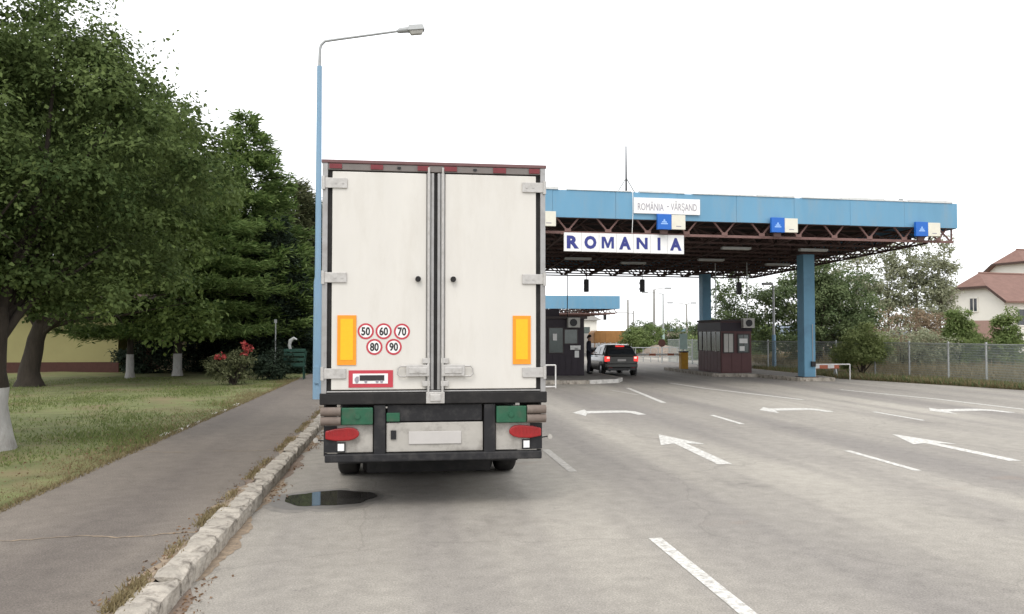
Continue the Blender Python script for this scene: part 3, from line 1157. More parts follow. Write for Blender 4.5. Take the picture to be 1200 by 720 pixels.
sf = MB()
for j in range(NV + 1):
    for i in range(NB + 1):
        if i < NB and j > 0:
            sf.bar(top(i, j), top(i + 1, j), .06, .06)
        if j < NV:
            sf.bar(top(i, j), top(i, j + 1), .06, .06)
for j in range(NV):
    for i in range(NB):
        if i < NB - 1 and j > 0:
            sf.bar(bot(i, j), bot(i + 1, j), .07, .07)
        if j < NV - 1:
            sf.bar(bot(i, j), bot(i, j + 1), .07, .07)
        b = bot(i, j)
        for (a, c) in ((0, 0), (1, 0), (0, 1), (1, 1)):
            if c == 0 and j == 0:
                continue
            sf.bar(top(i + a, j + c), b, .05, .05)
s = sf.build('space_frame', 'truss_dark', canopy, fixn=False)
tag(s, kind='stuff')
for i in range(NB):
    b = bot(i, 0)
    for a in (0, 1):
        MB().bar(CP((i + .5) * pu + (a - .5) * .86, .22, ZT + .02), CP((i + .5) * pu, .22, ZB + .02), .055, .055).build('web_bar', 'red_oxide', canopy)
    b = CP((i + .5) * pu, .22, ZB + .05)
    MB().box(b.x - .11, b.y - .06, b.z - .06, b.x + .11, b.y - .045, b.z + .06).build('joint_plate', 'red_oxide', canopy)
MB().bar(CP(UL - .12, .22, ZT), CP(UL - .12, .22, ZB - .03), .05, .05).build('end_post', 'red_oxide', canopy)
MB().bar(CP(UL - .15, .22, ZB - .02), CP(UL - .7, .22, ZT), .05, .05).build('end_brace', 'red_oxide', canopy)
MB().bar(CP(0.3, 0.22, ZB - .03), CP(UL - .05, 0.22, ZB - .03), .08, .09).build('bottom_chord', 'red_oxide', canopy)
MB().bar(top(0, 0), top(NB, 0), .07, .07).build('top_chord', 'red_oxide', canopy)
for (x, yy) in ((17.15, 33.0), (17.1, 44.6), (4.35, 33.0), (4.5, 44.6)):
    col = MB().box(x - .25, yy - .3, 0.14, x + .25, yy + .3, 5.36).build('column', 'column_blue', canopy, 0.015)
    MB().box(x - .45, yy - .5, 5.36, x + .45, yy + .5, 5.42).build('head_plate', 'truss_dark', col)
    MB().box(x - .33, yy - .38, 0.14, x + .33, yy + .38, 0.17).build('base_plate', 'truss_dark', col)
    if yy < 40 and x > 10:
        MB().box(x + .02, yy - .42, .60, x + .2, yy - .305, .82).build('junction_box', 'black_plastic', col, .01)
        MB().cyl((x + .11, yy - .33, .82), (x + .11, yy - .33, 2.4), .014, 6).build('conduit', 'galvanised', col)
for (u, v) in ((6.2, 3.4), (7.0, 8.0), (12.6, 3.0), (13.2, 7.5), (16.0, 3.0), (10.0, 9.5), (4.6, 9.0), (17.2, 9.0)):
    o = MB()
    slab(o, u - .62, u + .62, v - .12, v + .12, 5.40, 5.49)
    o = o.build('strip_light', 'galvanised', canopy, 0.01)
    d = MB()
    slab(d, u - .58, u + .58, v - .09, v + .09, 5.385, 5.398)
    d.build('diffuser', 'metal_pale', o)

# antenna mast with two stays, and its earth cable hanging down over the fascia
an = empty('lightning_mast', tuple(CP(7.9, 2.6, 6.7)))
tag(an, 'thin lightning mast with two stays on the canopy roof', 'mast')
MB().tube([(0, 0, 0), (0, 0, 1.2), (0, 0, 2.55)], [.045, .036, .022], 8).build('pole', 'wire', an)
for s in (-1, 1):
    MB().cyl((0, 0, 1.32), (s * .62, 0, .30), .022, 6).build('stay', 'galvanised', an)
MB().cyl((0, 0, 0), (0, 0, .06), .12, 12).build('base', 'galvanised', an)
p0, p1 = CP(7.45, -.10, 7.02), CP(7.42, -.10, 5.5)
cb = MB().tube([CP(7.6, 1.6, 7.05), CP(7.47, .1, 7.09), p0, p0.lerp(p1, .5) + Vector((.02, 0, 0)), p1], .012, 6).build('earth_cable', 'paint_white')
tag(cb, 'thin white cable hanging down the canopy fascia left of the small sign', 'cable')

# ------------------------------------------------------------------ signs on the canopy
SA = math.atan2(0.0635, 0.998)


def on_front(name, X, v=-0.12):
    u = (X - 0.6) / 0.998
    p = CP(u, v, 0)
    return empty(name, (p.x, p.y, 0), SA)


rs = on_front('letter_sign', 7.77, 0.05)
tag(rs, 'white sign of seven panels reading ROMANIA in navy letters under the canopy', 'sign')
BLOCK = {'M': [(0, 0), (0, 1), (.29, 1), (.5, .42), (.71, 1), (1, 1), (1, 0), (.79, 0), (.79, .66), (.58, .05), (.42, .05), (.21, .66), (.21, 0)],
         'N': [(.04, 0), (.04, 1), (.28, 1), (.73, .38), (.73, 1), (.96, 1), (.96, 0), (.73, 0), (.27, .62), (.27, 0)]}
for k, ch in enumerate('ROMANIA'):
    x = (k - 3) * 0.631
    pn = MB().box(x - .312, -.03, 4.845 - .004 * k, x + .312, .05, 5.495).build('letter_panel', 'sign_white', rs, .008)
    lt = MB()
    if ch in BLOCK:
        lt.add([(x - .225 + a * .45, -.033, 4.965 + b * .41) for a, b in BLOCK[ch]], [tuple(range(len(BLOCK[ch])))], 0)
    else:
        put_text(lt, ch, 0.57, x, -.033, 5.165, 0, 0.032, width={'I': .11}.get(ch, .44))
    lt.build('letter', 'letter_navy', pn)
MB().box(-2.3, .06, 5.44, 2.3, .10, 5.50).build('hanger_rail', 'red_oxide', rs)
MB().box(-2.2, .055, 4.87, 2.2, .085, 4.91).build('lower_rail', 'red_oxide', rs)

vsn = on_front('name_board', 9.32, -0.05)
tag(vsn, 'small white board with grey capitals fixed on the blue fascia', 'sign')
MB().box(-1.24, -.03, 6.22, 1.24, .03, 6.78).build('board', 'sign_white', vsn, .006)
for body, x, w in (('ROMÂNIA', -.62, .96), ('-', 0.02, .07), ('VĂRŞAND', .62, .98)):
    tx = MB()
    put_text(tx, body, 0.36, x, -.034, 6.49, 0, 0.0, width=w)
    tx.build('lettering', 'letter_grey', vsn)

for X, where in ((4.72, 'half hidden behind the truck'), (9.43, 'under the small name board'), (13.78, 'left of the front column'),
                 (19.68, 'at the right end of the canopy')):
    r = on_front('lane_sign', X, -0.16)
    tag(r, 'blue and white pair of square lane signs ' + where, 'sign', 'lane signs along the canopy fascia')
    bl = MB().box(-.52, -.06, 5.66, -.003, .06, 6.20).build('blue_panel', 'sign_blue', r, .008)
    pc = MB()
    pc.add([(-.36, -.063, 5.90), (-.18, -.063, 5.90), (-.18, -.063, 5.94), (-.36, -.063, 5.94)], [(0, 1, 2, 3)])
    pc.add([(-.31, -.063, 5.95), (-.23, -.063, 5.95), (-.25, -.063, 6.02), (-.29, -.063, 6.02)], [(0, 1, 2, 3)])
    pc.add([(-.40, -.063, 5.84), (-.14, -.063, 5.84), (-.14, -.063, 5.88), (-.40, -.063, 5.88)], [(0, 1, 2, 3)])
    pc.build('pictogram', 'pale_blue', bl)
    wh = MB().box(.003, -.06, 5.67, .52, .06, 6.18).build('white_panel', 'cream_panel', r, .008)
    pc = MB()
    pc.add([(.17, -.063, 5.76), (.36, -.063, 5.76), (.36, -.063, 5.79), (.17, -.063, 5.79)], [(0, 1, 2, 3)])
    pc.build('pictogram', 'letter_grey', wh)
    for x in (-.3, .3):
        MB().cyl((x, .03, 6.1), (x, .14, 6.1), .02, 6).build('bracket', 'truss_dark', r)
    MB().box(-.40, .0, 5.50, -.12, .08, 5.655).build('lower_bracket', 'truss_dark', r)

# ------------------------------------------------------------------ hanging signals under the canopy
for X, Y, Z, where in ((8.59, 37.5, 4.24, 'left of the car lane'), (11.29, 37.5, 4.26, 'over the middle lane'), (16.09, 37.5, 4.17, 'above the brown booth')):
    r = empty('traffic_signal', (X, Y, Z))
    tag(r, 'black hanging traffic signal seen from behind ' + where, 'traffic signal', 'signals hanging under the canopy')
    MB().box(-.11, -.09, -.30, .11, .09, .30).build('housing', 'black_plastic', r, .03)
    MB().cyl((0, 0, .30), (0, 0, 1.2), .02, 6).build('hanger', 'truss_dark', r)
    for z in (-.14, .14):
        MB().tube([(0, .08, z), (0, .22, z - .01)], [.085, .09], 12).build('hood', 'black_plastic', r)
for X, Y, z0, z1, m, lb in ((8.2, 38.8, 2.72, 5.4, 'wire', 'thin black conduit from canopy down to the dark left booth'),
                            (15.1, 38.0, 2.62, 5.4, 'galvanised', 'thin grey conduit from canopy to brown booth, left of the signal'),
                            (16.4, 37.3, 2.62, 5.4, 'galvanised', 'thin grey conduit from canopy to brown booth, right of the signal')):
    X = min(X, 7.95) if X < 9 else X
    tag(MB().cyl((X, Y, z0), (X, Y, z1), .022, 8).build('conduit', m), lb, 'conduit')
# ================================================================== truck
tk = empty('box_truck', (0.39, 9.39, 0))
tag(tk, 'white box truck parked by the kerb, seen from behind with its rear doors shut', 'truck')
BL = 7.6
MB().box(-1.272, .13, 1.20, 1.272, BL, 3.93).build('cargo_box', 'truck_white', tk, .012)
fr = MB()
fr.box(-1.275, 0.0, 1.20, -1.215, .125, 3.95).box(1.215, 0.0, 1.20, 1.275, .125, 3.95)
fr.box(-1.214, .004, 1.335, 1.214, .125, 1.352)
fr.build('door_frame', 'aluminium', tk, .006)
hd = MB().box(-1.214, 0.0, 3.85, 1.214, .125, 3.925).build('header_rail', 'header_grey', tk, .004)
MB().box(-1.285, -.012, 3.927, 1.285, .2, 3.965).build('roof_edge', 'header_brown', tk, .006)
for a, b in ((-1.20, -1.06), (-.74, -.60), (-.21, -.08), (.09, .24), (.66, .81), (1.08, 1.205)):
    MB().box(a, -.012, 3.862 + random.uniform(-.004, .004), b, -.001, 3.918).build('marker_strip', 'tape_red', hd)
for x in (-.42, .45):
    MB().box(x - .02, -.012, 3.875, x + .02, -.001, 3.90).build('number_lamp', 'black_plastic', hd)
MB().box(-1.22, .03, 1.34, 1.22, .12, 3.86).build('door_seal', 'black_rubber', tk)
for s in (-1, 1):
    d = MB().box(s * .106, .005, 1.365, s * 1.165, .06, 3.835).build('rear_door', 'truck_white', tk, .008)
    d['label'] = 'left white rear door with speed stickers and red framed plate' if s < 0 else 'right plain white rear door with one orange reflector'
    MB().box(s * .058, -.004, 1.36, s * .102, .062, 3.84).build('edge_profile', 'aluminium', d, .006)
    MB().box(s * .020, .006, 1.36, s * .054, .062, 3.84).build('edge_gasket', 'aluminium', d, .004)
    MB().cyl((s * .080, -.020, 1.28), (s * .080, -.020, 3.90), .014, 10).build('lock_rod', 'hinge_steel', d)
    for z in (1.55, 2.63, 3.70):
        h = MB().box(s * 1.0, -.014, z - .058, s * 1.272, .0, z + .058)
        h.cyl((s * 1.262, -.012, z - .075), (s * 1.262, -.012, z + .075), .02, 10)
        for bx in (1.05, 1.13):
            h.cyl((s * bx, -.022, z), (s * bx, -.012, z), .012, 8)
        h.build('hinge', 'hinge_steel', d, .006)
    MB().cyl((s * .20, -.045, 2.62), (s * .20, .0, 2.62), .032, 14).build('stop_knob', 'black_rubber', d)
    lk = MB()
    lk.box(s * .07, -.05, 1.515, s * .33, -.018, 1.645)
    lk.box(s * .10, -.06, 1.545, s * .30, -.05, 1.615)
    lk.cyl((s * .20, -.072, 1.58), (s * .20, -.06, 1.58), .02, 8)
    lk.tube([(s * .33, -.035, 1.63), (s * .40, -.04, 1.63), (s * .425, -.04, 1.60), (s * .425, -.04, 1.54), (s * .40, -.04, 1.515), (s * .33, -.035, 1.515)], .011, 6)
    lk.box(s * .06, -.03, 1.66, s * .15, -.004, 1.72).box(s * .06, -.03, 1.40, s * .15, -.004, 1.46)
    lk.build('lock_handle', 'hinge_steel', d, .006)
    rf = MB().box(s * .89, -.006, 1.645, s * 1.10, .003, 2.205, 0)
    rf.box(s * .925, -.010, 1.70, s * 1.065, -.0065, 2.165, 1)
    rf.build('reflector_plate', ['reflector_orange', 'reflector_yellow'], d)
    if s < 0:
        for num, x, z in (('50', -.785, 2.025), ('60', -.585, 2.025), ('70', -.380, 2.022), ('80', -.688, 1.848), ('90', -.472, 1.848)):
            st = MB()
            n = 32
            def circle(r, y_):
                return [(x + r * math.cos(2 * math.pi * k / n), y_, z + r * math.sin(2 * math.pi * k / n)) for k in range(n)]
            st.add(circle(.091, .002), [tuple(range(n))], 0)
            st.add(circle(.070, .0005), [tuple(range(n))], 1)
            put_text(st, num, .125, x, -.001, z, 2, .004, width=.098)
            st.build('speed_sticker', ['sticker_red', 'sign_white', 'sticker_black'], d)
        pl = MB()
        pl.box(-.972, -.004, 1.392, -.478, .003, 1.585, 0)
        pl.box(-.925, -.007, 1.435, -.535, -.0045, 1.548, 1)
        pl.box(-.85, -.010, 1.468, -.575, -.0075, 1.53, 2)
        pl.add([(-.905, -.009, 1.462), (-.858, -.009, 1.462), (-.858, -.009, 1.515), (-.885, -.009, 1.515), (-.905, -.009, 1.49)], [(0, 1, 2, 3, 4)], 3)
        for wx in (-.88, -.78, -.655, -.605):
            n = 12
            pl.add([(wx + .017 * math.cos(2 * math.pi * k / n), -.0105, 1.457 + .017 * math.sin(2 * math.pi * k / n)) for k in range(n)], [tuple(range(n))], 3)
        pl.build('warning_plate', ['sticker_red', 'sign_white', 'sticker_black', 'letter_grey'], d)
MB().box(-.105, -.03, 1.205, .105, .01, 1.335).box(-.06, -.045, 1.23, .06, -.03, 1.31).build('latch_block', 'hinge_steel', tk, .008)
MB().box(-1.29, -.008, 1.200, 1.29, .12, 1.330).build('rubber_sill', 'black_rubber', tk, .012)
for s in (-1, 1):
    MB().box(s * .70, -.02, .975, s * 1.05, .10, 1.165).cyl((s * .87, -.032, 1.07), (s * .87, -.02, 1.07), .03, 10).build('tail_bracket', 'bracket_green', tk, .01)
    for z in (1.125, 1.022):
        MB().cyl((s * 1.055, -.005, z), (s * 1.275, -.005, z), .050, 14).build('rubber_buffer', 'buffer_rubber', tk, .01)
    MB().box(s * .56, .015, .60, s * .69, .16, 1.19).build('upright', 'chassis_dark', tk, .008)
    pn = MB().box(s * .70, .06, .655, s * 1.235, .11, .968).build('light_panel', 'panel_dirty_white', tk, .008)
    MB().box(s * 1.10, .045, .665, s * 1.24, .058, .96).build('dark_edge', 'chassis_dark', pn)
    # tail lamp: flat at the outer edge, rounded towards the middle
    ln = [(1.225, .815), (1.225, .905), (1.12, .930), (.98, .945), (.915, .938), (.872, .915), (.850, .880), (.858, .845), (.895, .815), (.96, .796), (1.10, .792)]
    ln = [(s * x, z) for x, z in ln]
    tl_ = MB().prism(ln, 'y', .012, .055).build('tail_lamp', 'lamp_red', tk, .012)
    for k in range(7):
        xr = .93 + k * .042
        MB().box(s * (xr - .004), .006, .855, s * (xr + .004), .0115, .915).build('lens_rib', 'lamp_red', tl_)
    MB().box(s * 1.005, .028, .665, s * 1.10, .056, .775).build('lamp_frame', 'chassis_dark', tk)
    MB().box(s * 1.018, .018, .682, s * 1.088, .027, .762).build('rear_reflector', 'sign_white', tk)
    sm = MB().tube([(s * 1.24, .08, .79), (s * 1.30, .07, .80), (s * 1.33, .06, .80)], [.008, .008, .008], 6).build('side_marker_arm', 'chassis_dark', tk)
    MB().cyl((s * 1.335, .05, .80), (s * 1.335, .09, .80), .028, 10).build('side_marker', 'panel_dirty_white', sm)
MB().box(-.55, .05, .655, .55, .10, .985).build('centre_panel', 'panel_dirty_white', tk, .008)
MB().box(-.54, .05, 1.0, .54, .1, 1.19).build('cross_member', 'chassis_dark', tk, .006)
MB().box(-.55, .03, 1.0, -.40, .05, 1.10).build('small_bracket', 'bracket_green', tk, .006)
MB().box(-.84, 1.9, .12, .84, 1.93, .80).build('shade_sheet', 'black_rubber', tk)  # black sheet added between the tyres to stand in for underbody shade
for s in (-1, 1):
    MB().box(s * 1.235, .2, .60, s * 1.26, 1.85, 1.19).build('side_shade_board', 'chassis_dark', tk, .006)  # added board, keeps side light from under the rear overhang
    MB().box(s * .75, 3.4, .30, s * 1.23, 7.4, 1.1).build('side_shade_box', 'chassis_dark', tk, .02)  # added box, closes the side so the ground below stays dark
MB().box(-.5, .5, .62, .5, 1.7, .95).build('centre_shade_box', 'chassis_dark', tk, .02)  # added dark box, cuts the light under the rear floor
MB().box(-.30, .036, .74, .30, .046, .885).build('number_plate', 'plate_white', tk, .006)
for x in (-.47,):
    MB().box(x - .03, .03, .80, x + .03, .048, .90).build('plate_lamp', 'black_plastic', tk)
MB().box(-1.23, -.005, .555, 1.23, .10, .645).build('underrun_bar', 'chassis_dark', tk, .012)
for s in (-1, 1):
    MB().box(s * .36, .2, .72, s * .46, 9.6, 1.0).build('chassis_rail', 'chassis_dark', tk)
    MB().box(s * .55, 1.95, .24, s * 1.22, 1.97, .98).build('mud_flap', 'black_rubber', tk)
for z in (2.0, 5.0):
    MB().box(-1.2, z, 1.0, 1.2, z + .12, 1.19).build('floor_beam', 'chassis_dark', tk)


def tyre_profile(w, r):
    return [(-w * .5, r * .60), (-w * .5, r * .88), (-w * .40, r * .98), (-w * .2, r), (w * .2, r), (w * .40, r * .98), (w * .5, r * .88), (w * .5, r * .60)]


def wheel(parent, x, yy, r, w, dual=False, rimm='hinge_steel', n=28):
    wr = MB().ring_wheel((x, yy, r), tyre_profile(w, r), n).build('wheel', 'black_rubber', parent)
    if dual:
        s = 1 if x > 0 else -1
        MB().ring_wheel((x - s * (w + .05), yy, r), tyre_profile(w, r), n).build('inner_tyre', 'black_rubber', wr)
    rm = MB().ring_wheel((x, yy, r), [(-w * .42, .02), (-w * .42, r * .62), (w * .42, r * .62), (w * .36, r * .35), (w * .40, .02)], 20)
    rm.build('rim', rimm, wr)
    return wr


for yy, dual in ((2.62, True), (8.95, False)):
    for s in (-1, 1):
        wheel(tk, s * 1.11, yy, .50, .29, dual)
    MB().cyl((-1.0, yy, .5), (1.0, yy, .5), .085, 10).build('axle', 'chassis_dark', tk)
MB().tube([(0, 2.36, .5), (0, 2.5, .5), (0, 2.74, .5), (0, 2.88, .5)], [.1, .22, .22, .1], 14).build('differential', 'chassis_dark', tk)
cb = MB().prism([(8.0, 1.0), (10.15, .75), (10.2, 1.7), (9.9, 3.0), (9.6, 3.2), (8.0, 3.3)], 'x', -1.2, 1.2).build('cab', 'truck_white', tk, .06)
MB().prism([(10.215, 1.75), (9.96, 2.75), (9.97, 2.75), (10.225, 1.75)], 'x', -1.05, 1.05).build('windscreen', 'glass_dark', cb)
for s in (-1, 1):
    MB().box(s * 1.28, 9.55, 1.9, s * 1.45, 9.65, 2.6).build('mirror', 'black_plastic', cb, .02)
    MB().box(s * 1.2, 8.6, 1.9, s * 1.21, 9.6, 2.7).build('side_window', 'glass_dark', cb)
    MB().box(s * 1.23, 3.7, .5, s * 1.25, 7.6, .95).build('side_guard', 'aluminium', tk)

# ================================================================== street lamp
lp = empty('street_lamp', (-2.37, 24.0, 0.128))
tag(lp, 'tall light blue street lamp with long arm, left of the truck', 'street lamp')
MB().tube([(0, 0, -.1), (0, 0, .02), (0, 0, 3.35), (0, 0, 3.5), (0, 0, 9.6)], [.135, .125, .115, .088, .072], 14).build('pole', 'lamp_blue', lp)
MB().tube([(0, 0, 9.55), (.01, 0, 10.1), (.04, 0, 10.22), (.15, 0, 10.34), (.50, 0, 10.41), (2.35, -.05, 10.74)], [.05, .042, .04, .038, .036, .032], 10).build('arm', 'lamp_grey', lp)
LX, LZ = .10, -.14
hdp = MB()
hdp.tube([(2.12, -.05, 10.85), (2.2, -.05, 10.88), (2.48, -.06, 10.92)], [.045, .08, .085], 10)
hdp.add([(2.42, -.19, 10.86), (2.92, -.19, 10.92), (2.92, .08, 10.92), (2.42, .08, 10.86), (2.45, -.15, 11.04), (2.86, -.15, 11.08), (2.86, .04, 11.08), (2.45, .04, 11.04)],
        [(0, 3, 2, 1), (4, 5, 6, 7), (0, 1, 5, 4), (1, 2, 6, 5), (2, 3, 7, 6), (3, 0, 4, 7)])
hdp = hdp.build('lamp_head', 'lamp_grey', lp, .015, (LX, 0, LZ))
MB().add([(2.46, -.16, 10.868), (2.88, -.16, 10.918), (2.88, .05, 10.918), (2.46, .05, 10.868), (2.53, -.12, 10.76), (2.84, -.12, 10.80), (2.84, .01, 10.80), (2.53, .01, 10.76)],
         [(0, 1, 2, 3), (7, 6, 5, 4), (0, 4, 5, 1), (1, 5, 6, 2), (2, 6, 7, 3), (3, 7, 4, 0)]).build('lens', 'metal_pale', hdp, .02)
MB().box(-.07, -.165, .45, .07, -.13, .95).build('service_door', 'lamp_blue', lp, .008)

# ================================================================== booths
b1 = empty('control_booth', (6.75, 35.6, .14))
tag(b1, 'dark control booth with notices on its front, on the left island', 'booth')
MB().box(-1.3, 0, 0, 1.3, 3.2, 2.50).build('wall', 'booth_dark', b1, .01)
rf = MB().box(-1.42, -.12, 2.503, 1.42, 3.32, 2.62).build('roof', 'booth_roof', b1, .015)
for x0, x1, z0, z1, m in ((-1.15, -.45, 1.02, 2.1, 'glass_green'), (-.28, .33, 1.02, 2.1, 'glass_green'), (.42, .98, 1.42, 2.03, 'glass_grey')):
    w = MB().box(x0, -.025, z0, x1, .02, z1).build('window', m, b1)
    wf = MB()
    for a, b, c, d_ in ((x0 - .04, z0 - .04, x1 + .04, z0), (x0 - .04, z1, x1 + .04, z1 + .04), (x0 - .04, z0, x0, z1), (x1, z0, x1 + .04, z1)):
        wf.box(a, -.04, b, c, .01, d_)
    wf.build('frame', 'booth_roof', w)
for x0, z0, x1, z1 in ((.66, 1.14, 1.12, 1.33), (.86, .80, 1.05, 1.10), (-.12, 1.55, .06, 1.85), (.86, 1.16, 1.0, 1.2)):
    MB().box(x0, -.055, z0, x1, -.045, z1).build('notice', 'paper', b1)
for k in range(9):
    MB().box(-1.27 + k * .285, -.012, .06, -1.27 + k * .285 + .268, -.002, .92).build('panel', 'booth_dark', b1, .006)
ac = MB().box(.52, -.28, 2.12, 1.06, -.002, 2.56).build('air_conditioner', 'metal_pale', b1, .015)
MB().tube([(.76, -.295, 2.34), (.76, -.281, 2.34)], [.165, .165], 20).build('fan', 'black_plastic', ac)
MB().box(-1.0, .6, 2.625, .3, 1.3, 2.95).build('roof_box', 'booth_dark', rf, .02)
for k in range(5):
    MB().box(1.302, .15 + k * .6, 1.0, 1.312, .62 + k * .6, 2.1).build('side_window', 'glass_green', b1)

b2 = empty('control_booth', (14.92, 36.9, .14))
tag(b2, 'brown control booth with bright windows on the right island', 'booth')
BW, BD = 1.5, 3.0
MB().box(0, 0, 0, BW, BD, 2.42).build('wall', 'booth_brown', b2, .008)
MB().box(-.05, -.06, 2.423, BW + .05, BD + .06, 2.52).build('roof', 'booth_roof', b2, .012)
MB().box(-.030, -.026, 1.97, BW + .02, BD + .02, 2.38).build('upper_band', 'booth_dark', b2)
for k in range(7):
    MB().box(-.018, .04 + k * .42, .05, -.004, .04 + k * .42 + .395, .98).build('panel', 'booth_brown', b2, .006)
for k in range(3):
    MB().box(.03 + k * .49, -.018, .05, .03 + k * .49 + .465, -.004, .95).build('panel', 'booth_brown', b2, .006)
for k in range(5):
    w = MB().box(-.022, .08 + k * .58, 1.02, -.003, .08 + k * .58 + .50, 1.95).build('side_window', 'glass_green', b2)
    MB().box(-.04, .08 + k * .58 + .51, 1.0, -.003, .08 + k * .58 + .57, 1.955).build('mullion', 'metal_pale' if k in (0, 2) else 'booth_roof', w)
for x0, x1, z0, z1, m in ((.13, .58, .98, 1.84, 'metal_pale'), (.84, 1.34, .98, 1.80, 'glass_grey')):
    w = MB().box(x0, -.03, z0, x1, .0, z1).build('window', m, b2)
    wf = MB()
    for a, b, c, d_ in ((x0 - .05, z0 - .05, x1 + .05, z0), (x0 - .05, z1, x1 + .05, z1 + .05), (x0 - .05, z0, x0, z1), (x1, z0, x1 + .05, z1)):
        wf.box(a, -.045, b, c, -.002, d_)
    wf.box((x0 + x1) / 2 - .012, -.04, z0, (x0 + x1) / 2 + .012, -.031, z1)
    wf.build('frame', 'booth_roof', w)
    if m == 'glass_grey':
        MB().box(x0 + .05, -.042, z0 + .42, x1 - .05, -.031, z1 - .18).build('notice', 'paper', w)
        MB().box(x0 + .06, -.042, z0 + .06, x1 - .2, -.031, z0 + .28).build('notice', 'paper', w)
ac = MB().box(.98, -.3, 2.12, 1.54, -.03, 2.58).build('air_conditioner', 'metal_pale', b2, .015)
MB().tube([(1.26, -.315, 2.35), (1.26, -.301, 2.35)], [.165, .165], 20).build('fan', 'black_plastic', ac)

# ================================================================== guard rails
def guard(name, x0, x1, yy, h, label, z=0.0, lower=None):
    g = empty(name, ((x0 + x1) / 2, yy, z))
    tag(g, label, 'rail')
    hw = (x1 - x0) / 2
    for s in (-1, 1):
        MB().cyl((s * hw, 0, -.02), (s * hw, 0, h), .028, 8).build('post', 'paint_white', g)
    MB().cyl((-hw, 0, h), (hw, 0, h), .028, 8).build('top_rail', 'paint_white', g)
    if lower is not None:
        MB().cyl((-hw, 0, lower), (hw, 0, lower), .028, 8).build('lower_rail', 'paint_white', g)
    return g


guard('guard_rail', 4.6, 5.62, 29.6, .84, 'white tubular guard rail frame just right of the truck', 0, .05)
guard('guard_rail', 17.75, 19.35, 33.4, .66, 'low white tubular rail beside the right blue column')
ob = empty('plastic_barrier', (18.75, 34.6, 0))
tag(ob, 'low orange board barrier standing behind the low white rail', 'barrier')
MB().box(-.75, -.07, .42, .75, .07, .62).build('board', 'plastic_orange', ob, .02)
for x in (-.6, .6):
    MB().prism([(-.22, -.02), (.22, -.02), (.05, .42), (-.05, .42)], 'x', x - .03, x + .03).build('leg', 'galvanised', ob)
MB().box(-.5, -.082, .44, -.2, -.072, .60).build('pale_band', 'paint_white', ob)
MB().box(.2, -.082, .44, .5, -.072, .60).build('pale_band', 'paint_white', ob)

# boom barrier left of the brown booth
bb = empty('boom_barrier', (14.75, 41.6, .14))
tag(bb, 'yellow boom barrier cabinet with white arm beside the brown booth', 'barrier')
MB().box(-.19, -.19, 0, .19, .19, .86).build('cabinet', 'barrier_yellow', bb, .02)
MB().box(-.21, -.21, .862, .21, .21, .93).build('cabinet_lid', 'booth_roof', bb, .01)
MB().box(-4.0, .20, .70, .25, .26, .80).build('boom_arm', 'paint_white', bb, .008)
for k in range(4):
    MB().box(-3.8 + k * 1.0, .195, .697, -3.45 + k * 1.0, .265, .803).build('red_band', 'plastic_orange', bb)
MB().box(-4.0, .19, -.14, -3.9, .27, .69).build('arm_rest', 'galvanised', bb)
sp = empty('notice_board', (15.3, 43.2, .14))
tag(sp, 'pale blue notice panel on a post behind the yellow barrier cabinet', 'sign')
MB().cyl((0, 0, 0), (0, 0, 1.9), .03, 8).build('post', 'galvanised', sp)
MB().box(-.22, -.05, 1.0, .22, -.032, 1.85).build('panel', 'pole_mint', sp, .008)

# ================================================================== car
car = empty('car', (10.24, 37.35, 0))
tag(car, 'dark grey hatchback with brake lights on, stopped beside the left booth', 'car')


def loft(rings, mi=0, smooth=True, caps=True):
    mb = MB()
    n = len(rings[0])
    vs_ = [p for r_ in rings for p in r_]
    fs = [(i * n + k, i * n + (k + 1) % n, (i + 1) * n + (k + 1) % n, (i + 1) * n + k) for i in range(len(rings) - 1) for k in range(n)]
    mb.add(vs_, fs, mi, smooth)
    if caps:
        mb.add(rings[0], [tuple(range(n))], mi)
        mb.add(rings[-1], [tuple(range(n))[::-1]], mi)
    return mb


def body_ring(yy, zb, zt, hw):
    half = [(hw * .86, zb), (hw * .97, zb + .08), (hw, zb + (zt - zb) * .45), (hw * .985, zt - .12), (hw * .93, zt)]
    return [(x, yy, z) for x, z in half] + [(-x, yy, z) for x, z in half[::-1]]


body = loft([body_ring(*s) for s in ((0.0, .42, .90, .70), (.05, .34, .98, .77), (.35, .26, 1.0, .82), (1.2, .22, .99, .835), (2.3, .22, .96, .835), (3.1, .22, .92, .82),
                                     (3.75, .27, .82, .77), (4.1, .34, .70, .64))]).build('body', 'car_grey', car)


def cabin_ring(yy, zb, zt, hb, ht):
    half = [(hb, zb), (hb * .5 + ht * .5 + .01, (zb + zt) / 2), (ht, zt - .05), (ht * .85, zt)]
    return [(x, yy, z) for x, z in half] + [(-x, yy, z) for x, z in half[::-1]]


